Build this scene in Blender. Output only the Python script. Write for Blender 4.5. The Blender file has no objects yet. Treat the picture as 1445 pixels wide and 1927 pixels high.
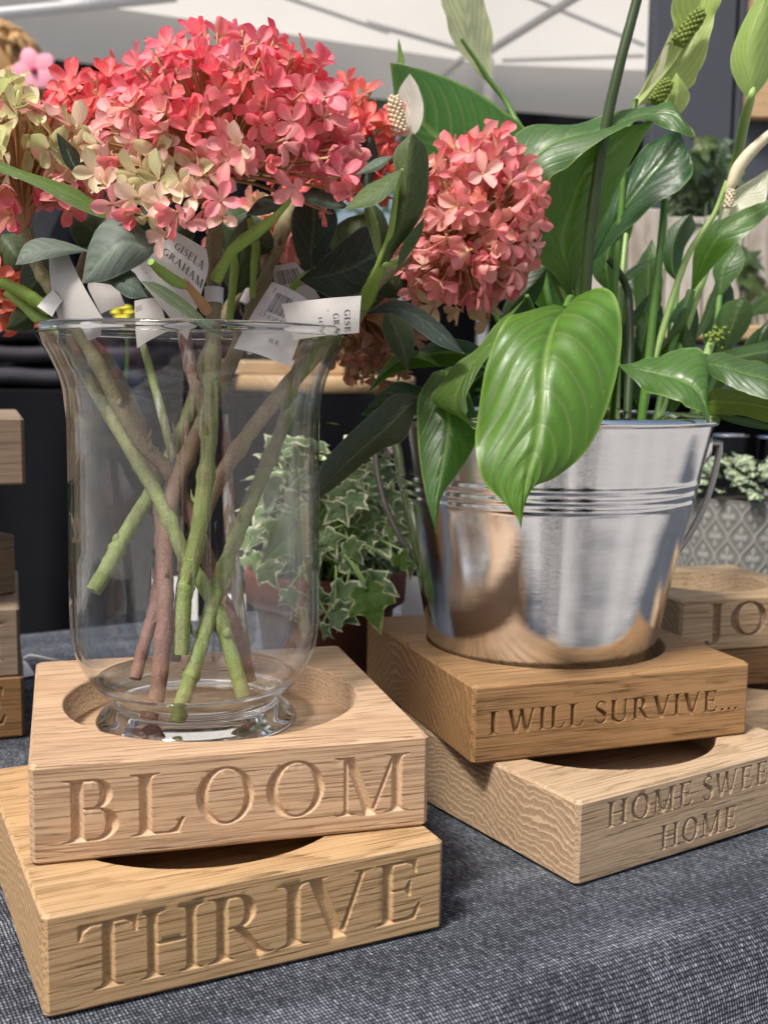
import bpy, bmesh, math, random
import numpy as np
from mathutils import Vector, Matrix, Quaternion
R = math.radians
scene = bpy.context.scene
C = scene.collection

# ------------------------------------------------------------------ camera
FPX, PITCH, ROLL, HC = 2122.2, 0.1237, 0.0131, 0.2143      # focal length in photo pixels, pitch, roll, height over the table top
PW, PH = 1445.0, 1927.0
camd = bpy.data.cameras.new('camera'); cam = bpy.data.objects.new('camera', camd); C.objects.link(cam)
camd.sensor_fit = 'HORIZONTAL'; camd.sensor_width = 36.0; camd.lens = 36.0 * FPX / PW
camd.clip_start = 0.01; camd.clip_end = 300
cam.matrix_world = Matrix.Translation((0, 0, HC)) @ Matrix.Rotation(math.pi / 2 - PITCH, 4, 'X') @ Matrix.Rotation(ROLL, 4, 'Z')
camd.dof.use_dof = True; camd.dof.focus_distance = 0.455; camd.dof.aperture_fstop = 21.0
scene.camera = cam

# ------------------------------------------------------------------ light
SUN_EL, SUN_AZ = R(58), math.atan2(-0.62, -0.78)          # azimuth as atan2(x, y): from the left and from behind the camera
world = bpy.data.worlds.new('World'); scene.world = world; world.use_nodes = True
wn = world.node_tree.nodes; wl = world.node_tree.links
sky = wn.new('ShaderNodeTexSky'); sky.sky_type = 'NISHITA'; sky.sun_disc = False
sky.sun_elevation = SUN_EL; sky.sun_rotation = SUN_AZ % (2 * math.pi)
sky.air_density = 1.0; sky.dust_density = 5.0; sky.ozone_density = 0.4
bg = wn['Background']; bg.inputs['Strength'].default_value = 0.105
wl.new(sky.outputs[0], bg.inputs['Color'])
sund = bpy.data.lights.new('sun', 'SUN'); sun = bpy.data.objects.new('sun', sund); C.objects.link(sun)
sund.energy = 3.1; sund.angle = R(10); sund.color = (1.0, 0.97, 0.93)
to_sun = Vector((math.sin(SUN_AZ) * math.cos(SUN_EL), math.cos(SUN_AZ) * math.cos(SUN_EL), math.sin(SUN_EL)))
sun.rotation_euler = to_sun.to_track_quat('Z', 'Y').to_euler()
sun.location = to_sun * 5
scene.view_settings.view_transform = 'Standard'; scene.view_settings.look = 'None'
scene.view_settings.exposure = 0.48; scene.view_settings.gamma = 1.0
cy = scene.cycles
cy.max_bounces = 14; cy.transmission_bounces = 12; cy.transparent_max_bounces = 24; cy.glossy_bounces = 6; cy.diffuse_bounces = 5
cy.sample_clamp_indirect = 12.0; cy.use_denoising = True

# ------------------------------------------------------------------ helpers
rnd = random.Random(11)
nrnd = np.random.default_rng(5)
_cr, _sr, _cp, _sp = math.cos(ROLL), math.sin(ROLL), math.cos(PITCH), math.sin(PITCH)

def P(px, py, d):
    """world point seen at photo pixel (px, py), d metres in front of the camera"""
    u, v = px - PW / 2, py - PH / 2
    u, v = _cr * u + _sr * v, -_sr * u + _cr * v
    X, Z = u / FPX, -v / FPX
    return np.array([X * d, (_cp + Z * _sp) * d, (-_sp + Z * _cp) * d + HC])

def proj(p):
    x, y, z = p[0], p[1], p[2] - HC
    Y = y * _cp - z * _sp; Z = y * _sp + z * _cp
    u, v = FPX * x / Y, -FPX * Z / Y
    return np.array([PW / 2 + _cr * u - _sr * v, PH / 2 + _sr * u + _cr * v]), Y

def zat(py, x, y):
    lo, hi = -1.0, 3.0
    for _ in range(50):
        m = (lo + hi) / 2
        if proj((x, y, m))[0][1] > py: lo = m
        else: hi = m
    return m

def tag(o, label=None, cat=None, group=None, kind=None):
    if label: o['label'] = label
    if cat: o['category'] = cat
    if group: o['group'] = group
    if kind: o['kind'] = kind
    return o

def thing(name, label, cat, loc=(0, 0, 0), rotz=0.0, group=None):
    o = bpy.data.objects.new(name, None); C.objects.link(o)
    o.location = [float(c) for c in loc]; o.rotation_euler = (0, 0, rotz); o.empty_display_size = 0.02
    return tag(o, label, cat, group)

def mesh(name, verts, faces, mat=None, smooth=True, uvs=None, attr=None):
    me = bpy.data.meshes.new(name)
    me.from_pydata([tuple(map(float, v)) for v in verts], [], [tuple(map(int, f)) for f in faces])
    if mat: me.materials.append(mat)
    if smooth: me.polygons.foreach_set('use_smooth', [True] * len(me.polygons))
    if uvs is not None:
        ul = me.uv_layers.new(name='UVMap')
        li = np.zeros(len(me.loops), dtype=np.int32); me.loops.foreach_get('vertex_index', li)
        ul.data.foreach_set('uv', np.asarray(uvs, dtype=np.float32)[li].ravel())
    if attr is not None:
        for an, av in attr.items():
            a = me.attributes.new(an, 'FLOAT', 'POINT'); a.data.foreach_set('value', np.asarray(av, dtype=np.float32))
    me.update()
    return me

def link(name, me, parent=None, local=False, col=None):
    """link a mesh; world-space meshes are shifted back under their parent's origin"""
    o = bpy.data.objects.new(name, me); C.objects.link(o)
    if parent is not None:
        o.parent = parent
        if not local:
            off = Vector(parent.location)
            if parent.parent is not None: off = Vector((0, 0, 0))
            o.location = -off
    if col is not None: o.color = (col[0], col[1], col[2], 1.0)
    return o

class MB:
    def __init__(s): s.v = []; s.f = []; s.uv = []; s.n = 0
    def add(s, v, f, uv=None):
        v = np.asarray(v, float); s.v.append(v)
        s.f += [tuple(i + s.n for i in q) for q in f]
        s.uv.append(np.zeros((len(v), 2)) if uv is None else np.asarray(uv, float)); s.n += len(v)
        return s
    def build(s, name, mat, parent=None, local=False, smooth=True, col=None):
        me = mesh(name, np.concatenate(s.v), s.f, mat, smooth, np.concatenate(s.uv))
        return link(name, me, parent, local, col)

def grid_faces(n, m, wrap=False):
    f = []
    mm = m if wrap else m - 1
    for i in range(n - 1):
        for j in range(mm):
            k = (j + 1) % m
            f.append((i * m + j, i * m + k, (i + 1) * m + k, (i + 1) * m + j))
    return f

def catmull(pts, n):
    p = np.asarray(pts, float)
    if len(p) == 2:
        t = np.linspace(0, 1, n)[:, None]; return p[0] * (1 - t) + p[1] * t
    q = np.vstack([2 * p[0] - p[1], p, 2 * p[-1] - p[-2]])
    out = []
    for x in np.linspace(0, len(p) - 1 - 1e-9, n):
        i = int(x); t = x - i
        a, b, c, d = q[i], q[i + 1], q[i + 2], q[i + 3]
        out.append(0.5 * ((2 * b) + (c - a) * t + (2 * a - 5 * b + 4 * c - d) * t * t + (3 * b - a - 3 * c + d) * t ** 3))
    return np.array(out)

def tube_data(pts, rad, n=24, m=10, knob=0.0, cap=True, seed=0, resample=True):
    p = catmull(pts, n) if resample else np.asarray(pts, float)
    n = len(p)
    r = np.interp(np.linspace(0, 1, n), np.linspace(0, 1, len(np.atleast_1d(rad))), np.atleast_1d(rad)) if np.ndim(rad) else np.full(n, rad)
    g = np.random.default_rng(seed)
    T = np.gradient(p, axis=0); T /= np.linalg.norm(T, axis=1)[:, None] + 1e-12
    up = np.array([0.31, 0.2, 0.93]); 
    if abs(T[0] @ up) > .9: up = np.array([1.0, 0.1, 0])
    N = np.cross(T[0], up); N /= np.linalg.norm(N)
    V = []; UV = []
    for i in range(n):
        N = N - T[i] * (N @ T[i]); N /= np.linalg.norm(N); B = np.cross(T[i], N)
        a = np.arange(m) * 2 * math.pi / m
        rr = r[i] * (1 + knob * g.normal(size=m) * .6 + knob * g.normal())
        V.append(p[i] + np.cos(a)[:, None] * N * rr[:, None] + np.sin(a)[:, None] * B * rr[:, None])
        UV += [(j / m, i / (n - 1)) for j in range(m)]
    V = np.concatenate(V); F = grid_faces(n, m, True)
    if cap:
        nV = len(V); V = np.vstack([V, V[:m], V[-m:]]); UV = UV + UV[:m] + UV[-m:]      # separate end rings keep the cut ends crisp
        F = F + [tuple(nV + j for j in range(m))[::-1], tuple(nV + m + j for j in range(m))]
    return V, F, np.array(UV)

def tube(name, pts, rad, mat, parent=None, local=False, n=24, m=10, knob=0.0, seed=0, col=None):
    b = MB(); b.add(*tube_data(pts, rad, n, m, knob, True, seed)); return b.build(name, mat, parent, local, True, col)

def lathe_data(prof, n=64, center=(0, 0, 0)):
    prof = np.asarray(prof, float); m = len(prof)
    a = np.arange(n) * 2 * math.pi / n
    V = np.zeros((m, n, 3))
    V[:, :, 0] = prof[:, 0:1] * np.cos(a) + center[0]; V[:, :, 1] = prof[:, 0:1] * np.sin(a) + center[1]; V[:, :, 2] = prof[:, 1:2] + center[2]
    uv = np.zeros((m, n, 2)); uv[:, :, 0] = a / (2 * math.pi); uv[:, :, 1] = np.linspace(0, 1, m)[:, None]
    return V.reshape(-1, 3), grid_faces(m, n, True), uv.reshape(-1, 2)

def box_data(x0, x1, y0, y1, z0, z1, b=0.0):
    """box with chamfered vertical and horizontal edges"""
    if b <= 0:
        v = [(x, y, z) for z in (z0, z1) for (x, y) in ((x0, y0), (x1, y0), (x1, y1), (x0, y1))]
        return v, [(3, 2, 1, 0), (4, 5, 6, 7), (0, 1, 5, 4), (1, 2, 6, 5), (2, 3, 7, 6), (3, 0, 4, 7)]
    def lp(i, z):
        c = b
        X0, X1, Y0, Y1 = x0 + i, x1 - i, y0 + i, y1 - i
        return [(X0 + c, Y0, z), (X1 - c, Y0, z), (X1, Y0 + c, z), (X1, Y1 - c, z), (X1 - c, Y1, z), (X0 + c, Y1, z), (X0, Y1 - c, z), (X0, Y0 + c, z)]
    v = lp(b, z0) + lp(0, z0 + b) + lp(0, z1 - b) + lp(b, z1)
    f = [tuple(range(8))[::-1], tuple(range(24, 32))]
    for k in range(3):
        for j in range(8):
            f.append((k * 8 + j, k * 8 + (j + 1) % 8, (k + 1) * 8 + (j + 1) % 8, (k + 1) * 8 + j))
    return v, f

# ------------------------------------------------------------------ material helpers
def new_mat(name):
    m = bpy.data.materials.new(name); m.use_nodes = True
    nt = m.node_tree; nt.nodes.clear()
    out = nt.nodes.new('ShaderNodeOutputMaterial')
    return m, nt, out
class NT:
    def __init__(s, nt): s.nt = nt
    def n(s, t, **kw):
        x = s.nt.nodes.new('ShaderNode' + t)
        for k, v in kw.items(): setattr(x, k, v)
        return x
    def l(s, a, b): s.nt.links.new(a, b)
    def val(s, sock, v):
        if isinstance(v, bpy.types.NodeSocket): s.l(v, sock)
        else: sock.default_value = v
    def math(s, op, a, b=None, c=None, clamp=False):
        x = s.n('Math', operation=op, use_clamp=clamp); s.val(x.inputs[0], a)
        if b is not None: s.val(x.inputs[1], b)
        if c is not None: s.val(x.inputs[2], c)
        return x.outputs[0]
    def mix(s, fac, a, b, blend='MIX'):
        x = s.n('Mix', data_type='RGBA', blend_type=blend); s.val(x.inputs[0], fac)
        s.val(x.inputs[6], a if isinstance(a, bpy.types.NodeSocket) else (*a, 1) if len(a) == 3 else a)
        s.val(x.inputs[7], b if isinstance(b, bpy.types.NodeSocket) else (*b, 1) if len(b) == 3 else b)
        return x.outputs[2]
    def ramp(s, fac, stops, interp='LINEAR'):
        x = s.n('ValToRGB'); x.color_ramp.interpolation = interp
        e = x.color_ramp.elements
        while len(e) > 1: e.remove(e[-1])
        for i, (p, c) in enumerate(stops):
            k = e[0] if i == 0 else e.new(p)
            k.position = p; k.color = (c, c, c, 1) if not hasattr(c, '__len__') else (*c, 1)
        s.l(fac, x.inputs[0]); return x.outputs[0]
    def noise(s, vec, scale, detail=3, rough=.55, dist=0.0):
        x = s.n('TexNoise'); x.inputs['Scale'].default_value = scale; x.inputs['Detail'].default_value = detail
        x.inputs['Roughness'].default_value = rough; x.inputs['Distortion'].default_value = dist
        if vec is not None: s.l(vec, x.inputs['Vector'])
        return x.outputs['Fac']
    def mapping(s, vec, loc=(0, 0, 0), sc=(1, 1, 1), rot=(0, 0, 0)):
        x = s.n('Mapping'); x.inputs['Location'].default_value = loc; x.inputs['Scale'].default_value = sc; x.inputs['Rotation'].default_value = rot
        s.l(vec, x.inputs['Vector']); return x.outputs[0]
    def principled(s, out, **kw):
        p = s.n('BsdfPrincipled')
        for k, v in kw.items(): s.val(p.inputs[k], (*v, 1) if isinstance(v, tuple) and len(v) == 3 else v)
        if out is not None: s.l(p.outputs[0], out.inputs[0])
        return p
    def bump(s, h, strength=.3, dist=.001):
        b = s.n('Bump'); b.inputs['Strength'].default_value = strength; b.inputs['Distance'].default_value = dist
        s.l(h, b.inputs['Height']); return b.outputs[0]

def simple_mat(name, col, rough=.6, metal=0.0, var=.12, scale=60, bump=0.0, spec=.5):
    m, nt, out = new_mat(name); k = NT(nt)
    tc = k.n('TexCoord').outputs['Object']
    nz = k.noise(tc, scale, 4)
    c = k.mix(k.math('MULTIPLY', nz, 1.0), tuple(x * (1 - var) for x in col), tuple(min(1, x * (1 + var)) for x in col))
    p = k.principled(out, **{'Base Color': c, 'Roughness': rough, 'Metallic': metal, 'Specular IOR Level': spec})
    if bump: k.l(k.bump(nz, bump, .0008), p.inputs['Normal'])
    return m

def oak(name, light, mid, dark, seed=0, ring=(0.02, -0.10), freq=420.0, contrast=1.0, tilt=0.0, end=.5, cutc=None, cutf=.48):
    m, nt, out = new_mat(name); k = NT(nt)
    tc = k.n('TexCoord').outputs['Object']
    v0 = k.mapping(tc, (seed * 3.1, seed * 1.7, seed * 2.3))
    wob = k.noise(k.mapping(v0, sc=(4, 20, 20)), 1.0, 3, .5)
    wob2 = k.noise(k.mapping(v0, sc=(24, 190, 190)), 1.0, 4, .62)
    sep = k.n('SeparateXYZ'); k.l(k.mapping(tc, rot=(0, tilt, 0)), sep.inputs[0])
    yy = k.math('ADD', sep.outputs[1], -ring[0]); zz = k.math('ADD', sep.outputs[2], -ring[1])
    r = k.math('SQRT', k.math('ADD', k.math('MULTIPLY', yy, yy), k.math('MULTIPLY', zz, zz)))
    rr = k.math('ADD', r, k.math('MULTIPLY_ADD', wob, .030, k.math('MULTIPLY', wob2, .0042)))
    ph = k.math('FRACT', k.math('MULTIPLY', rr, freq))
    early = k.ramp(ph, [(0, 1.0), (.22, .55), (.5, .12), (.86, .0), (.97, .7), (1, 1.0)])
    fib = k.noise(k.mapping(v0, sc=(13, 1250, 1250)), 1.0, 3, .62)
    fib2 = k.noise(k.mapping(v0, sc=(34, 1500, 1500)), 1.0, 2, .6)
    pores = k.ramp(fib2, [(.53, 0.0), (.60, 1.0)])
    porem = k.math('MULTIPLY', pores, k.math('MULTIPLY_ADD', early, .85, .12), clamp=True)
    big = k.noise(k.mapping(v0, sc=(5, 16, 16)), 1.0, 2)
    base = k.mix(k.ramp(big, [(.3, 0.0), (.7, 1.0)]), light, mid)
    c1 = k.mix(k.math('MULTIPLY', k.ramp(early, [(.45, 0.0), (.95, 1.0)]), .32 * contrast), k.mix(k.math('MULTIPLY', early, .5), base, mid), dark)
    fibr = k.ramp(fib, [(.405, 1.0), (.475, 0.0)])
    c2 = k.mix(k.math('MULTIPLY', fibr, .62 * contrast), c1, dark)
    c3 = k.mix(k.math('MULTIPLY', porem, .90 * contrast), c2, tuple(x * .6 for x in dark))
    fl = k.ramp(k.noise(k.mapping(v0, (4, 4, 4), (60, 600, 240)), 1.0, 2), [(.66, 0.0), (.74, 1.0)])
    c4 = k.mix(k.math('MULTIPLY', fl, .35), c3, tuple(min(1, x * 1.25) for x in light))
    nsep = k.n('SeparateXYZ'); k.l(k.n('TexCoord').outputs['Normal'], nsep.inputs[0])
    em = k.ramp(k.math('ABSOLUTE', nsep.outputs[0]), [(.88, 0.0), (.97, 1.0)])
    rays = k.noise(k.mapping(tc, sc=(40, 1500, 260)), 1.0, 3, .7)
    eph = k.math('FRACT', k.math('ADD', k.math('MULTIPLY', rr, freq * .78), k.math('MULTIPLY', rays, .38)))
    eln = k.ramp(eph, [(0, .0), (.07, 1.0), (.24, .95), (.34, .22), (.75, .06), (1, .0)])
    edk = k.mix(k.ramp(rays, [(.42, .15), (.56, .9)]), mid, dark)
    endc = k.mix(eln, edk, tuple(min(1, x * 1.22) for x in light))
    c4 = k.mix(k.math('MULTIPLY', em, end), c4, endc)
    cut = k.n('Attribute', attribute_name='cut').outputs['Fac']
    c4 = k.mix(k.math('MULTIPLY', cut, cutf), c4, cutc or tuple(min(1, x * 1.12) for x in light))      # raw fuzzy wood where the cutter went
    p = k.principled(out, **{'Base Color': c4, 'Roughness': .52, 'Specular IOR Level': .35})
    h = k.math('SUBTRACT', k.math('MULTIPLY', fib, .25), k.math('MULTIPLY', porem, .8))
    k.l(k.bump(h, .55, .00035), p.inputs['Normal'])
    return m

def leaf_mat(name, trans=(.30, .55, .05), tfac=.30, rough=.33, veins=9.0, vein_light=.25, sweep=.42, spec=.5, edge=(.35, .5, .12), under=None, mottled=.25, mid_light=.6):
    """leaf: u in -1..1 across, v along; base colour from the object's own colour"""
    m, nt, out = new_mat(name); k = NT(nt)
    uv = k.n('UVMap').outputs[0]; sep = k.n('SeparateXYZ'); k.l(uv, sep.inputs[0])
    u = k.math('ABSOLUTE', k.math('MULTIPLY_ADD', sep.outputs[0], 2.0, -1.0)); v = sep.outputs[1]
    oi = k.n('ObjectInfo'); base = oi.outputs['Color']
    tcv = k.n('TexCoord').outputs['Object']
    nz = k.noise(tcv, 45, 4); nz2 = k.noise(tcv, 420, 3)
    s = k.math('SUBTRACT', v, k.math('MULTIPLY', k.math('POWER', u, 1.25), sweep * .55))
    s = k.math('ADD', s, k.math('MULTIPLY', nz, .03))
    ph = k.math('FRACT', k.math('MULTIPLY', s, veins))
    vein = k.ramp(ph, [(0, 1.0), (.10, .35), (.3, .0), (.75, .0), (.93, .35), (1, 1.0)])
    fade = k.ramp(u, [(0, 1.0), (.7, .8), (1, .25)])
    vein = k.math('MULTIPLY', vein, fade)
    midr = k.ramp(u, [(0, 1.0), (.035, .8), (.09, 0.0)])
    c = k.mix(k.math('MULTIPLY', k.ramp(nz, [(.3, 0.0), (.7, 1.0)]), mottled * 2), base, k.mix(.5, base, (0, 0, 0)))
    lightc = k.mix(.45, base, k.mix(.5, edge, (.5, .6, .25)))
    band = k.math('MULTIPLY_ADD', k.math('SINE', k.math('MULTIPLY_ADD', ph, 6.283, 1.9)), .5, .5)
    c = k.mix(k.math('MULTIPLY', band, .52), c, k.mix(.6, c, (0, 0, 0)))
    c = k.mix(k.math('MULTIPLY', vein, vein_light), c, lightc)
    c = k.mix(k.math('MULTIPLY', midr, mid_light), c, lightc)
    c = k.mix(k.ramp(k.math('ADD', v, k.math('MULTIPLY_ADD', nz, .03, -.015)), [(.965, 0.0), (.995, .75)]), c, (.30, .27, .05))
    c = k.mix(k.ramp(u, [(.93, 0.0), (.985, .8), (1, .8)]), c, k.mix(.5, base, edge))
    c = k.mix(k.math('MULTIPLY', nz2, .25), c, k.mix(.6, c, (0, 0, 0)))
    spk = k.ramp(k.noise(tcv, 950, 2), [(.66, 0.0), (.74, .5)]); c = k.mix(spk, c, k.mix(.5, c, (.55, .55, .40)))
    gl = k.ramp(k.noise(tcv, 120, 4), [(.35, 0.0), (.7, 1.0)])
    if under is not None:
        geo = k.n('NewGeometry'); c = k.mix(geo.outputs['Backfacing'], c, under)
    p = k.principled(None, **{'Base Color': c, 'Roughness': k.math('ADD', k.math('MULTIPLY', gl, .16), k.math('MULTIPLY_ADD', nz2, .2, rough - .17)), 'Specular IOR Level': spec})
    h = k.math('ADD', k.math('MULTIPLY', vein, -.6), k.math('MULTIPLY', nz2, .25))
    k.l(k.bump(h, .35, .0006), p.inputs['Normal'])
    t = k.n('BsdfTranslucent'); k.l(k.mix(.6, c, trans), t.inputs['Color'])
    mx = k.n('MixShader'); mx.inputs[0].default_value = tfac
    k.l(p.outputs[0], mx.inputs[1]); k.l(t.outputs[0], mx.inputs[2]); k.l(mx.outputs[0], out.inputs[0])
    return m

M = {}
M['oak_bloom'] = oak('oak_bloom', (.59, .41, .26), (.49, .32, .19), (.27, .15, .08), 1, (.03, -.16), 430, 1.0, 0.0, .75)
M['oak_thrive'] = oak('oak_thrive', (.53, .355, .19), (.43, .27, .13), (.23, .13, .052), 2, (-.02, -.22), 330, 1.0, .05)
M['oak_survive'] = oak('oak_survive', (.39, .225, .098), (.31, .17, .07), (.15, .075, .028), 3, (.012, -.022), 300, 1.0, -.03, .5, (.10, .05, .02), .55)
M['oak_home'] = oak('oak_home', (.53, .39, .255), (.44, .31, .19), (.22, .135, .072), 4, (.012, -.27), 470, .9, .02, .8, (.25, .20, .155), .35)
M['oak_joy'] = oak('oak_joy', (.60, .43, .26), (.51, .35, .20), (.24, .145, .07), 5, (.0, -.12), 300, .8, 0.0, .5, (.17, .115, .075), .6)
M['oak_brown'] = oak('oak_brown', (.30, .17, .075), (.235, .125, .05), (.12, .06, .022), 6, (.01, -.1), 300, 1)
M['oak_grey_shade'] = oak('oak_grey_shade', (.29, .215, .15), (.24, .175, .118), (.15, .10, .062), 7, (.0, -.03), 380, .8)  # oak tone darkened to stand in for shade on the left stack
M['oak_end_shade'] = oak('oak_end_shade', (.30, .21, .135), (.25, .17, .105), (.14, .09, .05), 8, (.0, -.08), 380, .9)  # wood colour lowered too, imitating shade on the skewed block
M['oak_board'] = oak('oak_board', (.55, .38, .21), (.47, .31, .16), (.3, .18, .08), 9, (.3, -.2), 150, .7)

# petals
def petal_mat():
    m, nt, out = new_mat('petal'); k = NT(nt)
    uv = k.n('UVMap').outputs[0]; sep = k.n('SeparateXYZ'); k.l(uv, sep.inputs[0])
    u = k.math('MULTIPLY_ADD', sep.outputs[0], 2.0, -1.0); v = sep.outputs[1]
    oi = k.n('ObjectInfo'); base = oi.outputs['Color']; rn = oi.outputs['Random']
    ua = k.math('ABSOLUTE', u)
    nz = k.noise(k.n('TexCoord').outputs['Object'], 190, 3)
    ve = k.math('SINE', k.math('MULTIPLY', u, k.math('MULTIPLY_ADD', v, -5.0, 20.0)))
    ve = k.ramp(k.math('MULTIPLY_ADD', ve, .5, .5), [(.55, 0.0), (.95, 1.0)])
    pale = k.mix(.55, base, k.mix(rn, (.74, .70, .30), (.92, .60, .58)))
    c = k.mix(k.ramp(v, [(.0, .95), (.25, .65), (.6, .16), (1, .0)]), base, pale)
    c = k.mix(k.ramp(k.math('MULTIPLY', nz, 1.0), [(.46, 0.0), (.70, .5)]), c, pale)
    c = k.mix(k.math('MULTIPLY', ve, .13), c, k.mix(.6, c, (1.0, .85, .75)))
    deep = k.mix(.35, base, (.72, .03, .07))
    rim = k.ramp(k.math('MAXIMUM', ua, k.ramp(v, [(.7, 0.0), (1, 1.0)])), [(.80, 0.0), (.97, 1.0)])
    c = k.mix(k.math('MULTIPLY', rim, k.math('MULTIPLY', k.ramp(rn, [(.2, 0.0), (.6, .6)]), .8)), c, deep)
    p = k.principled(None, **{'Base Color': c, 'Roughness': .55, 'Specular IOR Level': .35})
    k.l(k.bump(k.math('ADD', ve, nz), .25, .0004), p.inputs['Normal'])
    t = k.n('BsdfTranslucent'); k.l(k.mix(.7, c, (1, .55, .4), 'MULTIPLY'), t.inputs['Color']); k.l(c, t.inputs['Color'])
    mx = k.n('MixShader'); mx.inputs[0].default_value = .38
    k.l(p.outputs[0], mx.inputs[1]); k.l(t.outputs[0], mx.inputs[2]); k.l(mx.outputs[0], out.inputs[0])
    return m
M['petal'] = petal_mat()
M['lily_leaf'] = leaf_mat('lily_leaf', (.32, .62, .04), .28, .40, 10.0, .38, .55, mottled=.18)
M['lily_dark'] = leaf_mat('lily_dark', (.10, .30, .03), .18, .38, 9.0, .22, .55)
M['lily_stripe'] = leaf_mat('lily_stripe', (.12, .22, .06), .12, .45, 12.0, .55, .95, edge=(.30, .36, .22))
M['hyd_leaf'] = leaf_mat('hyd_leaf', (.14, .24, .08), .14, .62, 7.0, .25, .6, spec=.3, edge=(.22, .32, .24), mid_light=.35)
M['spathe'] = leaf_mat('spathe', (.85, .90, .50), .48, .42, 6.0, .35, 1.3, edge=(.75, .75, .5), mottled=.12)
M['ivy_dark'] = leaf_mat('ivy_dark', (.08, .2, .04), .15, .4, 5.0, .25, .5, edge=(.06, .12, .03))

def stem_mat(name, bottom, top, rough=.5):
    m, nt, out = new_mat(name); k = NT(nt)
    uv = k.n('UVMap').outputs[0]; sep = k.n('SeparateXYZ'); k.l(uv, sep.inputs[0])
    tc = k.n('TexCoord').outputs['Object']
    oi = k.n('ObjectInfo').outputs['Color']
    n1 = k.noise(k.mapping(tc, sc=(300, 300, 36)), 1.0, 5, .62); n2 = k.noise(tc, 1300, 3)
    f = k.math('ADD', sep.outputs[1], k.math('MULTIPLY_ADD', n1, .5, -.25))
    c = k.mix(k.ramp(f, [(.25, 0.0), (.75, 1.0)]), bottom, top)
    c = k.mix(k.ramp(n1, [(.48, 0.0), (.64, .5)]), c, oi)
    c = k.mix(k.ramp(n2, [(.50, 0.0), (.72, .38)]), c, k.mix(.6, c, (.62, .60, .42)))
    p = k.principled(out, **{'Base Color': c, 'Roughness': rough, 'Specular IOR Level': .45})
    k.l(k.bump(k.math('ADD', n1, k.math('MULTIPLY', n2, .5)), .9, .0012), p.inputs['Normal'])
    return m
M['stem_green'] = stem_mat('stem_green', (.23, .30, .075), (.20, .17, .085))
M['stem_red'] = stem_mat('stem_red', (.235, .105, .08), (.21, .20, .085))
M['stalk_green'] = simple_mat('stalk_green', (.22, .34, .06), .45, var=.25, scale=120, bump=.2)
M['stalk_dark'] = simple_mat('stalk_dark', (.04, .065, .02), .4, var=.3, scale=90, bump=.2)
M['stalk_mid'] = simple_mat('stalk_mid', (.09, .20, .03), .42, var=.25, scale=90, bump=.2)
M['stalk_pale'] = simple_mat('stalk_pale', (.28, .42, .12), .45, var=.2, scale=90, bump=.2)
M['pedicel'] = simple_mat('pedicel', (.42, .22, .10), .55, var=.3, scale=80)
M['spadix_green'] = simple_mat('spadix_green', (.16, .22, .03), .6, var=.4, scale=400, bump=.4)
M['spadix_cream'] = simple_mat('spadix_cream', (.62, .55, .38), .6, var=.2, scale=300, bump=.3)
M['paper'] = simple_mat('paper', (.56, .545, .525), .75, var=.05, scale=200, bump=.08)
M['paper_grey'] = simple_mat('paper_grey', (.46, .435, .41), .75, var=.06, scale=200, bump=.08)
M['ink'] = simple_mat('ink', (.045, .045, .05), .6, var=.1)
M['soil'] = simple_mat('soil', (.025, .018, .012), .95, var=.6, scale=250, bump=1.0)
M['string'] = simple_mat('string', (.6, .56, .5), .9, var=.15, scale=900, bump=.4)
M['black_cloth'] = simple_mat('black_cloth', (.0045, .0048, .0065), .85, var=.25, scale=40, bump=.1, spec=.10)
M['grey_cloth'] = simple_mat('grey_cloth', (.045, .042, .05), .9, var=.2, scale=14, bump=.1, spec=.2)
M['navy_paint'] = simple_mat('navy_paint', (.052, .059, .073), .6, var=.06, scale=8, spec=.3)
M['pole'] = simple_mat('pole', (.62, .62, .62), .45, .2, var=.05)
M['terracotta'] = simple_mat('terracotta', (.20, .065, .04), .8, var=.2, scale=60, bump=.15)
M['steel_wire'] = simple_mat('steel_wire', (.42, .42, .42), .38, .9, var=.1, scale=200)
# ------------------------------------------------------------------ roman capitals as polygons (cap height 1)
def ell(cx, cy, rx, ry, a0=0, a1=360, n=40):
    a = np.radians(np.linspace(a0, a1, n)); return np.stack([cx + rx * np.cos(a), cy + ry * np.sin(a)], 1)
def bstem(xc, w, y0=0.0, y1=1.0, s=.12, top=True, bot=True, th=.022, br=.10, sl=None):
    h = w / 2; sl = s if sl is None else sl
    p = []
    if bot: p += [(xc - h, y0 + br), (xc - h - .18 * sl, y0 + br * .5), (xc - h - .5 * sl, y0 + th + .012), (xc - h - sl, y0 + th), (xc - h - sl, y0), (xc + h + s, y0), (xc + h + s, y0 + th), (xc + h + .5 * s, y0 + th + .012), (xc + h + .18 * s, y0 + br * .5), (xc + h, y0 + br)]
    else: p += [(xc - h, y0), (xc + h, y0)]
    if top: p += [(xc + h, y1 - br), (xc + h + .18 * s, y1 - br * .5), (xc + h + .5 * s, y1 - th - .012), (xc + h + s, y1 - th), (xc + h + s, y1), (xc - h - sl, y1), (xc - h - sl, y1 - th), (xc - h - .5 * sl, y1 - th - .012), (xc - h - .18 * sl, y1 - br * .5), (xc - h, y1 - br)]
    else: p += [(xc + h, y1), (xc - h, y1)]
    return [np.array(p)]
def quad(x0, y0, x1, y1, w):      # slanted bar with horizontal width w
    return [np.array([(x0 - w / 2, y0), (x0 + w / 2, y0), (x1 + w / 2, y1), (x1 - w / 2, y1)])]
def serif(xc, y, half, th=.024):
    s = 1 if y < .5 else -1
    return [np.array([(xc - half, y), (xc + half, y), (xc + half, y + s * th), (xc + half * .35, y + s * (th + .03)), (xc - half * .35, y + s * (th + .03)), (xc - half, y + s * th)])]
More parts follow.
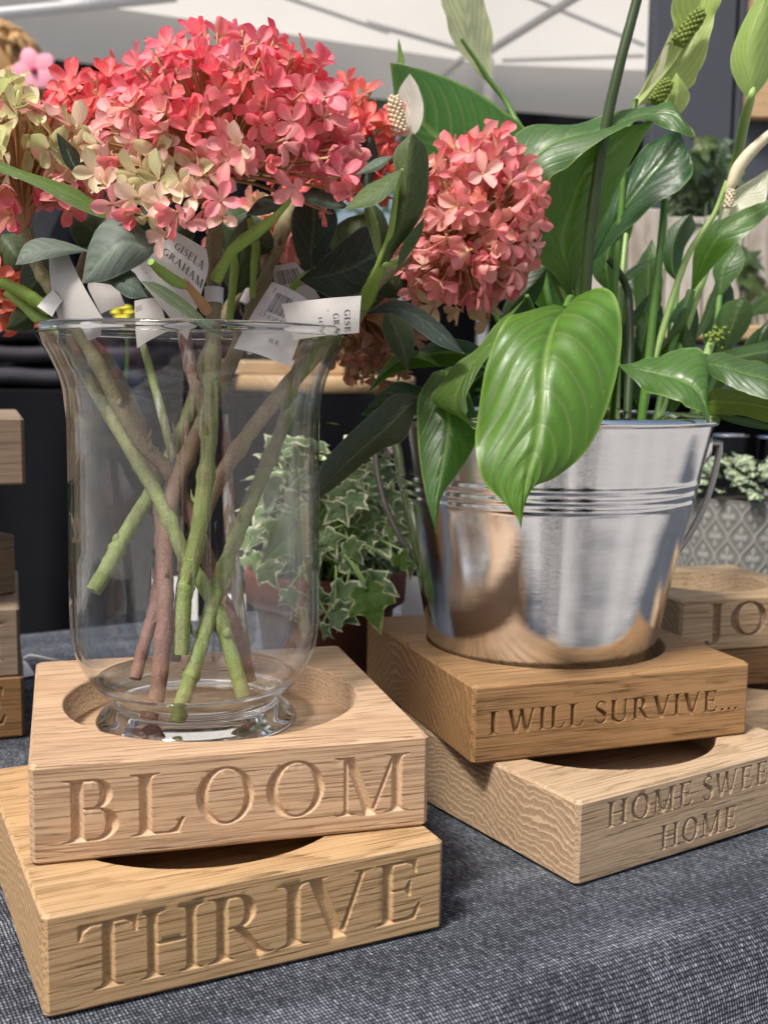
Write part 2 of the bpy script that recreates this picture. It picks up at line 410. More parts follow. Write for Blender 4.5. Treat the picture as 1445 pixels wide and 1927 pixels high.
def bowl(x0, yb, yt, rx, thick, thin):
    o = ell(x0, (yb + yt) / 2, rx, (yt - yb) / 2, -90, 90, 24); i = ell(x0, (yb + yt) / 2, rx - thick, (yt - yb) / 2 - thin, 90, -90, 24)
    return [np.vstack([[(x0 - .12, yb)], o, [(x0 - .12, yt)], [(x0 - .12, yt - thin)], i, [(x0 - .12, yb + thin)]])]
def spine(pts, w, n=50):
    p = catmull(np.array(pts, float), n); ww = np.interp(np.linspace(0, 1, n), np.linspace(0, 1, len(w)), w)
    t = np.gradient(p, axis=0); t /= np.linalg.norm(t, axis=1)[:, None]; nn = np.stack([-t[:, 1], t[:, 0]], 1)
    return [np.vstack([p + nn * ww[:, None] / 2, (p - nn * ww[:, None] / 2)[::-1]])]
TK, TN = .168, .052
def glyph(ch):
    """list of ring sets (each even-odd) and advance width"""
    K, N = TK, TN
    if ch == 'I': return [bstem(.22, K)], .44
    if ch == 'L': return [bstem(.22, K, s=.12), [np.array([(.2, 0), (.66, 0), (.76, .26), (.70, .26), (.62, .10), (.52, .045), (.2, N)])]], .80
    if ch == 'B': return [bstem(.22, K, s=.06, sl=.12), bowl(.42, .50, 1.0, .27, K, N), bowl(.45, 0.0, .545, .32, K * 1.05, N), [np.array([(.2, .5), (.42, .5), (.42, .545), (.2, .545)])]], .82
    if ch == 'O': return [[ell(.50, .50, .46, .525, n=64), ell(.515, .50, .46 - K, .525 - N * 1.1, n=64)[::-1]]], 1.0
    if ch == 'D': return [bstem(.22, K, s=.06, sl=.12), bowl(.46, 0, 1, .46, K, N)], 1.0
    if ch == 'M': return [bstem(.20, N * 1.35, s=.12, top=False), serif(.15, 1.0, .13), quad(.20, 0, .20, 1.0, N * 1.35), quad(.60, -.02, .245, 1.0, K * 1.05), quad(.60, -.02, .98, 1.0, N * 1.35), bstem(1.02, K, s=.12)], 1.26
    if ch == 'N': return [bstem(.18, N * 1.3, s=.11, top=False), serif(.13, 1.0, .12), quad(.18, 0, .18, 1, N * 1.3), quad(.84, -.02, .2, 1.0, K * 1.1), quad(.86, 0, .86, 1.0, N * 1.3), serif(.86, 1.0, .12)], 1.04
    if ch == 'T': return [bstem(.43, K, top=False, s=.13), [np.array([(.02, 1.0), (.84, 1.0), (.84, .76), (.80, .76), (.76, .87), (.66, 1 - N), (.20, 1 - N), (.10, .87), (.06, .76), (.02, .76)])]], .86
    if ch == 'H': return [bstem(.22, K), bstem(.86, K), [np.array([(.2, .48), (.9, .48), (.9, .48 + N), (.2, .48 + N)])]], 1.08
    if ch == 'R': return [bstem(.22, K, s=.08, sl=.12), bowl(.42, .46, 1.0, .29, K, N), [np.array([(.36, .50), (.52, .50), (.78, .10), (.88, .03), (.98, .03), (.98, 0.0), (.72, -.03)])]], .98
    if ch == 'V': return [quad(.46, -.03, .13, 1.0, K * 1.08), quad(.47, -.03, .78, 1.0, N * 1.4), serif(.13, 1.0, .16), serif(.79, 1.0, .13)], .92
    if ch == 'E': return [bstem(.22, K, s=.06, sl=.12), [np.array([(.2, 1.0), (.70, 1.0), (.70, .77), (.665, .77), (.62, .90), (.52, 1 - N), (.2, 1 - N)])], [np.array([(.2, .50), (.50, .50), (.57, .40), (.60, .40), (.60, .66), (.57, .66), (.50, .50 + N), (.2, .50 + N)])], [np.array([(.2, 0), (.68, 0), (.77, .26), (.72, .26), (.63, .10), (.52, N), (.2, N)])]], .82
    if ch == 'W': return [quad(.38, -.03, .12, 1, K), quad(.39, -.03, .64, 1.0, N * 1.35), quad(.90, -.03, .62, 1, K), quad(.91, -.03, 1.16, 1, N * 1.35), serif(.12, 1, .14), serif(.62, 1, .12), serif(1.17, 1, .12)], 1.30
    if ch == 'S': return [spine([(.56, .80), (.45, .955), (.27, .965), (.15, .83), (.17, .68), (.35, .545), (.52, .41), (.575, .22), (.45, .05), (.24, .025), (.10, .20)], [.03, N, N * 1.2, .09, .13, K, K, .12, N * 1.2, N, .03]), [np.array([(.54, .74), (.575, .74), (.575, .99), (.545, .99)])], [np.array([(.07, .02), (.10, .02), (.125, .28), (.09, .28)])]], .66
    if ch == 'U': return [bstem(.22, K, y0=.3, bot=False), bstem(.80, N * 1.35, y0=.3, bot=False, s=.11), spine([(.22, .36), (.225, .2), (.33, .05), (.52, .005), (.70, .07), (.79, .2), (.80, .36)], [K, K, K * .8, N * 1.4, N, N * 1.2, N * 1.35])], 1.0
    if ch == 'J': return [bstem(.30, K, y0=.05, bot=False), spine([(.30, .12), (.295, -.06), (.22, -.2), (.10, -.22), (.05, -.17)], [K, K * .9, .08, .06, .05]), [ell(.07, -.15, .065, .065, n=16)]], .50
    if ch == 'Y': return [bstem(.45, K, y1=.48, top=False), quad(.45, .42, .12, 1, K), quad(.46, .42, .78, 1, N * 1.35), serif(.12, 1, .14), serif(.78, 1, .12)], .90
    if ch in 'CG':
        g = [spine([(.80, .80), (.66, .95), (.48, .985), (.24, .88), (.12, .64), (.115, .40), (.22, .14), (.46, .015), (.66, .05), (.80, .20)], [.03, N, N * 1.2, .11, K, K, .12, N * 1.2, N, .03]), [np.array([(.775, .72), (.81, .72), (.81, 1.0), (.78, 1.0)])]]
        if ch == 'G': g.append(bstem(.79, K * .9, y0=.05, y1=.44, s=.09, bot=False))
        return g, .92
    if ch == 'A': return [quad(.13, 0, .44, 1.03, N * 1.4), quad(.80, 0, .46, 1.03, K * 1.05), serif(.13, 0, .12), serif(.80, 0, .15), [np.array([(.24, .32), (.66, .32), (.66, .32 + N), (.24, .32 + N)])]], .94
    if ch == '.': return [[ell(.13, .06, .075, .075, n=16)]], .27
    if ch == '0': return [[ell(.30, .5, .26, .5, n=32), ell(.30, .5, .15, .44, n=32)[::-1]]], .6
    if ch == '5': return [spine([(.52, 1.0), (.18, 1.0), (.14, .58), (.35, .62), (.52, .42), (.46, .12), (.25, .0), (.08, .08)], [.08, .08, .06, .07, .11, .1, .06, .06])], .6
    if ch == '3': return [spine([(.1, .9), (.3, 1.0), (.5, .8), (.28, .54), (.52, .3), (.4, .05), (.22, 0), (.06, .1)], [.06, .06, .1, .06, .11, .08, .06, .06])], .6
    if ch == '4': return [quad(.42, 0, .42, 1, .1), [np.array([(.04, .26), (.56, .26), (.56, .34), (.14, .34), (.46, .94), (.38, 1.0), (.04, .32)])]], .62
    if ch == '(c)': return [[ell(.5, .5, .5, .5, n=32), ell(.5, .5, .43, .43, n=32)[::-1]], spine([(.68, .68), (.5, .75), (.3, .6), (.3, .4), (.5, .25), (.68, .32)], [.06] * 6)], 1.1
    return [], .30

def layout(text, cap, space=.10, word=.38):
    out, x = [], 0.0
    for ch in text:
        if ch == ' ': x += word * cap; continue
        g, w = glyph(ch); out.append((g, x, w)); x += (w + space) * cap
    return out, x - space * cap

def place_text(text, x0, x1, base, cap, space=.10, word=.38):
    """ring sets in face coordinates, squeezed to run from x0 to x1"""
    lay, tot = layout(text, cap, space, word)
    sx = (x1 - x0) / tot if x1 is not None else 1.0
    out = []
    for g, x, w in lay:
        for rings in g: out.append([np.stack([x0 + (x + r[:, 0] * cap) * sx, base + r[:, 1] * cap], 1) for r in rings])
    return out

def sdf_inside(px, py, rings):
    """distance to the outline for points inside, 0 outside"""
    d = np.full(px.shape, 1e9); ins = np.zeros(px.shape, bool)
    for r in rings:
        a = r; b = np.roll(r, -1, 0)
        for (ax, ay), (bx, by) in zip(a, b):
            ex, ey = bx - ax, by - ay; L = ex * ex + ey * ey
            if L < 1e-16: continue
            t = np.clip(((px - ax) * ex + (py - ay) * ey) / L, 0, 1)
            d = np.minimum(d, np.hypot(px - ax - t * ex, py - ay - t * ey))
            cond = ((ay > py) != (by > py))
            if ey != 0:
                xi = ax + (py - ay) * ex / ey; ins ^= cond & (px < xi)
    return np.where(ins, d, 0.0)

def carved_face(x0, x1, z0, z1, y, polys, res, slope=1.9, dmax=.0036):
    """front face (normal -y) as a fine grid that dips into V grooves where the letters are"""
    nx = int(round((x1 - x0) / res)); nz = int(round((z1 - z0) / res))
    T = 8
    nx = (nx + T - 1) // T * T; nz = (nz + T - 1) // T * T
    X = np.linspace(x0, x1, nx + 1); Z = np.linspace(z0, z1, nz + 1)
    D = np.zeros((nz + 1, nx + 1))
    for rings in polys:
        allp = np.vstack(rings); lo = allp.min(0); hi = allp.max(0)
        i0, i1 = max(np.searchsorted(X, lo[0]) - 1, 0), min(np.searchsorted(X, hi[0]) + 1, nx + 1)
        j0, j1 = max(np.searchsorted(Z, lo[1]) - 1, 0), min(np.searchsorted(Z, hi[1]) + 1, nz + 1)
        if i1 <= i0 or j1 <= j0: continue
        gx, gz = np.meshgrid(X[i0:i1], Z[j0:j1])
        D[j0:j1, i0:i1] = np.maximum(D[j0:j1, i0:i1], sdf_inside(gx, gz, rings))
    D = D * slope; D = dmax * (1 - np.exp(-D / dmax * 1.25))
    D[0, :] = D[-1, :] = 0; D[:, 0] = D[:, -1] = 0
    act = np.zeros((nz // T, nx // T), bool)
    for j in range(nz // T):
        for i in range(nx // T): act[j, i] = D[j * T:(j + 1) * T + 1, i * T:(i + 1) * T + 1].max() > 1e-6
    idx = -np.ones((nz + 1, nx + 1), int); V = []; F = []
    def vid(j, i):
        if idx[j, i] < 0:
            idx[j, i] = len(V); V.append((X[i], y + D[j, i], Z[j]))
        return idx[j, i]
    for j in range(nz // T):
        for i in range(nx // T):
            if act[j, i]:
                for b in range(T):
                    for a in range(T):
                        jj, ii = j * T + b, i * T + a
                        F.append((vid(jj, ii), vid(jj, ii + 1), vid(jj + 1, ii + 1), vid(jj + 1, ii)))
            else:
                jj, ii = j * T, i * T
                F.append((vid(jj, ii), vid(jj, ii + T), vid(jj + T, ii + T), vid(jj + T, ii)))
    return V, F, [min(1.0, max(0.0, (v[1] - y) / .0006)) for v in V]

def oak_block(label, loc, yaw, S, H, mat, hole=None, hd=.014, texts=(), res=.00028, c=.0018, slope=1.9, group='engraved oak blocks', words='', D=None, hoff=(0, 0)):
    """a square oak block; loc is the front left bottom corner, yaw turns its front; texts: (text, x0, x1, base, cap, space, word)"""
    D = D or S
    fl = np.array(loc, float); cx = np.array([math.cos(yaw), math.sin(yaw), 0]); cyv = np.array([-math.sin(yaw), math.cos(yaw), 0])
    ctr = fl + cx * S / 2 + cyv * D / 2
    t = thing('oak_block', label, 'wooden block', ctr, yaw, group)
    hx, hy = S / 2, D / 2
    def octo(i):
        X, Y = hx - i, hy - i
        return np.array([(-X + c, -Y), (X - c, -Y), (X, -Y + c), (X, Y - c), (X - c, Y), (-X + c, Y), (-X, Y - c), (-X, -Y + c)])
    o0 = octo(0)
    ang = sorted(set([round(math.atan2(p[1], p[0]), 9) for p in o0] + [round(a, 9) for a in np.linspace(-math.pi, math.pi, 97)[:-1]]))
    ang = np.array(ang); n = len(ang)
    def loop(i, z):
        o = octo(i); out = []
        for a in ang:
            d = np.array([math.cos(a), math.sin(a)]); best = 1e9
            for k in range(8):
                p, q = o[k], o[(k + 1) % 8]; e = q - p; den = d[0] * e[1] - d[1] * e[0]
                if abs(den) < 1e-12: continue
                tt = (p[0] * e[1] - p[1] * e[0]) / den; ss = (p[0] * d[1] - p[1] * d[0]) / den
                if tt > 0 and -1e-6 <= ss <= 1 + 1e-6: best = min(best, tt)
            out.append((d[0] * best, d[1] * best, z))
        return out
    V = loop(c * .7, 0) + loop(0, c * .7) + loop(0, H - c * .7) + loop(c * .7, H)
    F = []; sm = []
    front = lambda j: V[n + j][1] < -hy + 1e-5 and V[n + (j + 1) % n][1] < -hy + 1e-5
    for k in range(3):
        for j in range(n):
            if k == 1 and texts and front(j): continue
            F.append((k * n + j, k * n + (j + 1) % n, (k + 1) * n + (j + 1) % n, (k + 1) * n + j)); sm.append(False)
    F.append(tuple(range(n))[::-1]); sm.append(False)
    if hole:
        for r, z in ((hole + .0009, H), (hole, H - .0009), (hole, H - hd)):
            V += [(hoff[0] + r * math.cos(a), hoff[1] + r * math.sin(a), z) for a in ang]
        for k in (3, 4, 5):
            for j in range(n):
                F.append((k * n + j, k * n + (j + 1) % n, (k + 1) * n + (j + 1) % n, (k + 1) * n + j)); sm.append(k > 3)
        F.append(tuple(6 * n + j for j in range(n))); sm.append(False)
    else:
        F.append(tuple(3 * n + j for j in range(n))); sm.append(False)
    me = mesh('body', V, F, mat, False); me.polygons.foreach_set('use_smooth', sm)
    body = link('body', me, t, True)
    if texts:
        polys = []
        for tx in texts: polys += place_text(tx[0], tx[1] - hx, None if tx[2] is None else tx[2] - hx, *tx[3:])
        v, f, cut_ = carved_face(-hx + c, hx - c, c * .7, H - c * .7, -hy, polys, res, slope)
        o = link('carved_lettering', mesh('carved_lettering', v, f, mat, True, None, {'cut': cut_}), body, True)
        o['label'] = 'the words ' + words + ' carved into the front face' if ' ' in words else 'the word ' + words + ' carved into the front face'
    return t

S0 = .15
# left foreground stack
oak_block('pale oak block carved BLOOM holding the glass vase', (-.1251, .3855, .0363), .2799, S0, .0372, M['oak_bloom'], .0625, texts=[
    ('B', .0108, .0326, .0071, .0237), ('L', .0349, .0563, .0073, .0237), ('O', .0583, .0818, .0092, .0215), ('O', .0845, .1090, .0092, .0215), ('M', .1115, .1428, .0072, .0236)], words='BLOOM')
oak_block('golden oak block carved THRIVE lowest under the BLOOM block', (-.1099, .3486, .0), .4548, S0, .0361, M['oak_thrive'], .0625, texts=[
    ('T', .0109, .0320, .0065, .0240), ('H', .0318, .0548, .0063, .0240), ('R', .0557, .0808, .0064, .0240), ('I', .0813, .0950, .0062, .0240), ('V', .0925, .1200, .0066, .0240), ('E', .1205, .1415, .0064, .0242)], words='THRIVE')
# right stack
TK, TN = .20, .075
oak_block('pale oak block carved HOME SWEET HOME under the bucket block', (.0827, .4513, .0), .5765, S0, .0370, M['oak_home'], .0625, texts=[
    ('HOME SWEET', .0165, .1335, .0222, .0113, .10, .34), ('HOME', .0497, .1008, .0046, .0113, .10)], words='HOME SWEET HOME', res=.00025, slope=2.2)
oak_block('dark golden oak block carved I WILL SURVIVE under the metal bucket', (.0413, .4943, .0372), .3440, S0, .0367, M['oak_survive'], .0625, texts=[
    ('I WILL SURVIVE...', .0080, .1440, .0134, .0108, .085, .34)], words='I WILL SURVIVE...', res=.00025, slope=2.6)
# stack at the right edge
oak_block('small oak block carved JOY topmost of the right edge stack', (.1746, .6486, .0517), .306, .105, .032, M['oak_joy'], .036, texts=[
    ('JOY', .0165, .0885, .0085, .0205, .10)], words='JOY', res=.00035, slope=2.0)
oak_block('brown oak block with two lines of carving under the JOY block', (.1800, .6420, .0317), .29, .105, .0198, M['oak_brown'], .036, texts=[
    ('LO', .0085, None, .0105, .0070, .14), ('HEA', .0070, None, .0018, .0068, .14)], words='LO HEA', res=.0004)
oak_block('pale oak block lowest under the two blocks of the JOY stack', (.1960, .6050, .0), .33, .14, .0315, M['oak_joy'], .05)
# stack at the left edge
TK, TN = .168, .052
def corner_fr(px, py, d, S, yaw, z):          # front left corner from where the front right corner shows
    p = P(px, py, d); return (p[0] - S * math.cos(yaw), p[1] - S * math.sin(yaw), z)
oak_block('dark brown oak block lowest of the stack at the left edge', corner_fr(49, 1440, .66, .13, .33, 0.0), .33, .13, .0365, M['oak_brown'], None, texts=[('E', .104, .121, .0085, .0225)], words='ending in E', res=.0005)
oak_block('grey brown oak block with painted shade second up in the stack at the left edge', corner_fr(41, 1316, .655, .13, .32, .0365), .32, .13, .0405, M['oak_grey_shade'], None, texts=[('M', .0975, .1215, .0095, .022)], words='ending in M', res=.0005)
oak_block('oak block set askew third up in the stack at the left edge', corner_fr(33, 1132, .69, .13, .90, .0770), .90, .13, .0365, M['oak_end_shade'], None)
oak_block('oak block beside the left edge stack carrying the topmost block', (-.50, .62, .0770), .30, .13, .0720, M['oak_grey_shade'], None)
oak_block('grey oak block with painted shade and end grain jutting out high at the left edge', corner_fr(48, 896, .63, .13, .34, .1490), .34, .13, .0375, M['oak_grey_shade'], None)
# ------------------------------------------------------------------ ground, table, cloth
b = MB(); b.add(*box_data(-60, 60, -60, 60, -.80, -.76)); 
def paving():
    m, nt, out = new_mat('paving'); k = NT(nt)
    tc = k.n('TexCoord').outputs['Object']
    br = k.n('TexBrick'); br.inputs['Scale'].default_value = 2.2; br.inputs['Color1'].default_value = (.52, .50, .47, 1); br.inputs['Color2'].default_value = (.22, .21, .20, 1); br.inputs['Mortar'].default_value = (.2, .19, .18, 1); br.inputs['Mortar Size'].default_value = .012
    k.l(tc, br.inputs['Vector'])
    c = k.mix(k.noise(tc, 9, 5), br.outputs['Color'], k.mix(.5, br.outputs['Color'], (.25, .24, .22)))
    k.principled(out, **{'Base Color': c, 'Roughness': .85})
    return m
tag(b.build('ground', paving(), smooth=False), kind='structure')

TA = .512                                        # direction of the table's front edge
tx, ty = np.array([math.cos(TA), math.sin(TA)]), np.array([-math.sin(TA), math.cos(TA)])
T0 = np.array([.0335, .3504]) - ty * .004
tt = thing('market_table', 'folding market table hidden under the grey cloth', 'table', (T0[0], T0[1], -.76), TA)
b = MB(); b.add(*box_data(-.8, .95, .040, .636, .722, .757, .002)); b.build('tabletop', M['oak_board'], tt, True, False)
for lx in (-.72, .86):
    for ly in (.06, .58):
        b = MB(); b.add(*lathe_data([(.0, 0), (.016, 0), (.016, .722), (0, .722)], 16, (lx, ly, 0))); b.build('leg', M['pole'], tt, True)

def cloth_mat():
    m, nt, out = new_mat('woven_cloth'); k = NT(nt)
    uv = k.n('UVMap').outputs[0]
    wob = k.n('TexNoise'); wob.inputs['Scale'].default_value = 60; wob.inputs['Detail'].default_value = 2; k.l(uv, wob.inputs['Vector'])
    vm = k.n('VectorMath', operation='MULTIPLY_ADD'); k.l(wob.outputs['Color'], vm.inputs[0]); vm.inputs[1].default_value = (.0016, .0016, 0); k.l(uv, vm.inputs[2])
    sep = k.n('SeparateXYZ'); k.l(vm.outputs[0], sep.inputs[0])
    TH = 1 / .00135
    a = k.math('MULTIPLY', sep.outputs[0], TH); c_ = k.math('MULTIPLY', sep.outputs[1], TH * .72)
    fa, fc = k.math('FRACT', a), k.math('FRACT', c_); ia, ic = k.math('FLOOR', a), k.math('FLOOR', c_)
    sa = k.math('SINE', k.math('MULTIPLY', fa, math.pi)); sc_ = k.math('SINE', k.math('MULTIPLY', fc, math.pi))
    par = k.math('LESS_THAN', k.math('MODULO', k.math('ADD', k.math('ADD', ia, ic), 8000.0), 3.0), 1.5)
    h1 = k.math('MULTIPLY', k.math('POWER', sa, .6), k.math('MULTIPLY_ADD', sc_, .4, .6))
    h2 = k.math('MULTIPLY', k.math('POWER', sc_, .6), k.math('MULTIPLY_ADD', sa, .4, .6))
    h = k.math('ADD', k.math('MULTIPLY', h1, par), k.math('MULTIPLY', h2, k.math('SUBTRACT', 1.0, par)))
    # every thread keeps its own heathered shade
    def thr(idx, along, seed):
        cv = k.n('CombineXYZ'); k.l(k.math('MULTIPLY', idx, 1.37), cv.inputs[0]); k.l(along, cv.inputs[1]); cv.inputs[2].default_value = seed
        x = k.n('TexNoise'); x.inputs['Scale'].default_value = 1.0; x.inputs['Detail'].default_value = 3; x.inputs['Roughness'].default_value = .7; k.l(cv.outputs[0], x.inputs['Vector']); return x.outputs['Fac']
    w1 = thr(ia, k.math('MULTIPLY', sep.outputs[1], 160.0), 3.0); w2 = thr(ic, k.math('MULTIPLY', sep.outputs[0], 160.0), 9.0)
    sh = k.math('ADD', k.math('MULTIPLY', w1, par), k.math('MULTIPLY', w2, k.math('SUBTRACT', 1.0, par)))
    fibre = k.noise(uv, 5200, 2)
    sh = k.math('MULTIPLY_ADD', fibre, .35, k.math('ADD', sh, -.17))
    bigv = k.noise(k.mapping(uv, sc=(9, 34, 1)), 1.0, 4, .6)
    sh = k.math('ADD', k.math('MULTIPLY_ADD', sh, .62, .18), k.math('ADD', k.math('MULTIPLY_ADD', bigv, .34, -.17), k.math('MULTIPLY_ADD', h, .30, -.23)))
    col = k.ramp(sh, [(.30, (.007, .009, .013)), (.44, (.036, .043, .058)), (.56, (.160, .173, .205)), (.71, (.42, .445, .49))])
    col = k.mix(k.math('SUBTRACT', 1.0, k.ramp(h, [(.0, .32), (.5, 1.0)])), col, (.010, .012, .018))
    p = k.principled(out, **{'Base Color': col, 'Roughness': .75, 'Specular IOR Level': .18, 'Sheen Weight': .05, 'Sheen Roughness': .4})
    k.l(k.bump(k.math('ADD', h, k.math('MULTIPLY', fibre, .3)), 1.0, .0010), p.inputs['Normal'])
    return m
M['cloth'] = cloth_mat()
# cloth cross-section: far drop, flat top, rounded front edge, front drop
prof = [(.655, -.30), (.652, -.05), (.650, -.008), (.645, -.002)] + [(v, -.0004) for v in np.linspace(.635, .03, 60)]
rad = .030
for a in np.linspace(8, 84, 14): prof.append((.026 - rad * math.sin(R(a)), -.0004 - rad * (1 - math.cos(R(a)))))
lastv, lastz = prof[-1]
for z in np.linspace(lastz - .006, -.52, 40): prof.append((lastv - .0055 - .02 * min(1, (lastz - z) / .3), z))
prof = np.array(prof)
arc = np.concatenate([[0], np.cumsum(np.linalg.norm(np.diff(prof, axis=0), axis=1))])
U = np.linspace(-.85, 1.0, 220)
V = []; UV = []
for (v, z), s in zip(prof, arc):
    for u in U:
        zz = z; vv = v
        if z > -.003:
            zz -= .0003 * (1 + math.sin(u * 31 + v * 22) * math.sin(v * 41 - u * 12))
        else:
            dn = min(1, max(0, (-z - .01) / .15))
            fold = .5 * math.sin(u * 34 + .6 * math.sin(u * 9)) + .35 * math.sin(u * 71 + 1.2 + z * 3)
            vv -= (.016 * dn * fold) if v < .3 else -.012 * dn * fold
        p = T0 + tx * u + ty * vv
        V.append((p[0], p[1], zz)); UV.append((u, s))
me = mesh('tablecloth', V, grid_faces(len(prof), len(U)), M['cloth'], True, UV)
tag(link('tablecloth', me), 'dark blue grey woven tablecloth over the market table', 'tablecloth')

# ------------------------------------------------------------------ glass vase
VX, VY = -.0825, .4905
VF = .0363 + .0372 - .0140                          # floor of the recess
def glass_mat():
    m, nt, out = new_mat('glass'); k = NT(nt)
    k.principled(out, **{'Base Color': (.975, .992, .99), 'Roughness': 0.0, 'IOR': 1.47, 'Transmission Weight': 1.0})
    return m
M['glass'] = glass_mat()
def wall_mat():
    # blown wall two millimetres thick: light passes straight through, both skins mirror at grazing angles
    m, nt, out = new_mat('glass_wall'); k = NT(nt)
    tr = k.n('BsdfTransparent'); lw = k.n('LayerWeight'); lw.inputs['Blend'].default_value = .5
    k.l(k.mix(k.ramp(lw.outputs['Facing'], [(.62, 0.0), (.97, 1.0)]), (.985, .99, .99), (.74, .81, .82)), tr.inputs['Color'])
    gl = k.n('BsdfGlossy'); gl.inputs['Roughness'].default_value = .015; gl.inputs['Color'].default_value = (1, 1, 1, 1)
    nz = k.noise(k.mapping(k.n('TexCoord').outputs['Object'], sc=(60, 60, 9)), 1.0, 2); bp_ = k.bump(nz, .04, .002); k.l(bp_, gl.inputs['Normal'])
    mx = k.n('MixShader'); k.l(k.math('MULTIPLY_ADD', k.math('POWER', lw.outputs['Facing'], 3.2), .80, .042, clamp=True), mx.inputs[0]); k.l(tr.outputs[0], mx.inputs[1]); k.l(gl.outputs[0], mx.inputs[2]); k.l(mx.outputs[0], out.inputs[0])
    return m
M['glass_wall'] = wall_mat()
dv = lambda z: VY * _cp - (z - HC) * _sp
op = [(618, 288), (624, 289.5), (632, 287), (650, 279), (665, 270), (680, 262), (700, 252.5), (720, 245.5), (740, 241), (770, 236.5), (800, 234), (850, 233), (900, 232.5), (1000, 232), (1100, 231.5), (1150, 231), (1190, 229.5), (1212, 226.5), (1240, 218), (1265, 205), (1282, 192.5), (1299, 178), (1313, 164), (1321, 156.5), (1327, 153.5), (1332, 156), (1340, 166), (1350, 178), (1362, 186)]
outer = []
for py, hw in op:
    z = zat(py, VX, VY); outer.append((hw * dv(z) / FPX, z))
oz = outer[-1][1]
outer = np.array(outer)
outer[:, 1] = VF + .0006 + (outer[:, 1] - oz) * ((outer[0, 1] - VF - .0006) / (outer[0, 1] - oz))
th = .0021
inner = []
for i, (r, z) in enumerate(outer):
    if op[i][0] > 1283: break
    inner.append((r - th * (1.0 if i > 2 else .75), z - (.0 if i > 1 else .0004)))
ri, zi = inner[-1]
inner += [(ri - .010, zi - .0048), (ri - .0195, zi - .0070), (ri - .030, zi - .0082), (ri * .2, zi - .0085), (0.0002, zi - .0085)]
def smooth_prof(p, n): return catmull(p, n)
oprof = smooth_prof(outer, 150); iprof = smooth_prof(inner, 130)
rim = [oprof[0] + np.array([-.0003, .0009]), oprof[0] + np.array([-.0010, .0013]), oprof[0] + np.array([-.0017, .0008])]
foot = [(0.0002, VF + .0030), (outer[-1][0] * .55, VF + .0026), (outer[-1][0] * .82, VF + .0012), (outer[-1][0] * .92, VF + .0002), (outer[-1][0] * .975, VF + .0001)]
zj = zat(1284, VX, VY) * 1.0
zj = oprof[np.argmin(abs(oprof[:, 1] - (VF + .0006 + (zj - oz) * ((outer[0, 1] - VF - .0006) / (outer[0, 1] - oz)))))][1]
zr = oprof[0, 1] - .0030
selo = (oprof[:, 1] >= zj) & (oprof[:, 1] <= zr); seli = (iprof[:, 1] >= zj) & (iprof[:, 1] <= zr)
wall_o, wall_i = oprof[selo][::-1], iprof[seli]
rimp = np.vstack([oprof[oprof[:, 1] > zr][::-1], rim, iprof[iprof[:, 1] > zr]]); rimp = np.vstack([rimp, rimp[:1]])
full = np.vstack([foot, oprof[oprof[:, 1] < zj][::-1], iprof[iprof[:, 1] < zj]])
vase = thing('glass_vase', 'clear flared glass vase standing on the oak block with flower stems inside', 'vase', (VX, VY, VF))
b = MB(); b.add(*lathe_data(wall_o, 128, (VX, VY, 0))); b.add(*lathe_data(wall_i, 128, (VX, VY, 0))); b.build('vase_wall', M['glass_wall'], vase)
b = MB(); b.add(*lathe_data(rimp, 128, (VX, VY, 0))); b.build('vase_rim', M['glass'], vase)
b = MB(); b.add(*lathe_data(full, 128, (VX, VY, 0))); b.build('vase_foot', M['glass'], vase)

# ------------------------------------------------------------------ metal bucket
BX, BY = .0845, .5905
BF = .0372 + .0367 - .0140
def metal_mat():
    m, nt, out = new_mat('galvanised_steel'); k = NT(nt)
    uv = k.n('UVMap').outputs[0]; tc = k.n('TexCoord').outputs['Object']
    scr = k.noise(k.mapping(uv, sc=(9, 700, 1)), 1.0, 4, .65)
    vst = k.noise(k.mapping(uv, sc=(330, 5, 1)), 1.0, 3, .6)
    blot = k.noise(k.mapping(uv, sc=(14, 26, 1)), 1.0, 5, .65)
    c = k.mix(blot, (.70, .71, .72), (.92, .93, .95))
    p = k.principled(out, **{'Base Color': c, 'Metallic': 1.0, 'Roughness': k.math('MULTIPLY_ADD', blot, .09, .025), 'Anisotropic': .5, 'Anisotropic Rotation': .25})
    tg = k.n('Tangent', direction_type='RADIAL', axis='Z'); k.l(tg.outputs[0], p.inputs['Tangent'])
    h = k.math('ADD', k.math('MULTIPLY', scr, .55), k.math('ADD', k.math('MULTIPLY', vst, .5), blot))
    k.l(k.bump(h, .06, .0009), p.inputs['Normal'])
    return m
M['galv'] = metal_mat()
bk = thing('metal_bucket', 'shiny galvanised metal bucket holding the peace lily', 'bucket', (BX, BY, BF))
db = lambda z: BY * _cp - (z - HC) * _sp
bp = []
for py, hw in [(1222, 204), (1205, 210), (1180, 215.5), (1150, 222), (1100, 232), (1050, 243.5), (1000, 255), (960, 265)]:
    z = zat(py, BX, BY); bp.append((hw * db(z) / FPX, z))
for py, hw in [(800, 302), (790, 303.5)]:
    z = zat(py, BX, BY); bp.append((hw * db(z) / FPX, z))
bp = np.array(bp); bp[0, 1] = BF + .002
zs = np.concatenate([np.linspace(bp[0, 1], bp[-1, 1], 200)])
rs = np.interp(zs, bp[:, 1], bp[:, 0]); rs = np.convolve(np.pad(rs, 4, 'edge'), np.ones(9) / 9, 'valid')
for rp in (897, 915, 931):                           # three rolled rings
    zc = zat(rp, BX, BY); rs = rs + .00055 * np.exp(-((zs - zc) / .0013) ** 2)
outb = [(0.0003, BF + .0025), (rs[0] - .003, BF + .0025), (rs[0] - .0012, BF + .0004), (rs[0] - .0002, BF + .0008)] + list(zip(rs, zs))
rt, zt = rs[-1], zs[-1]
a = np.radians(np.linspace(-70, 220, 14))
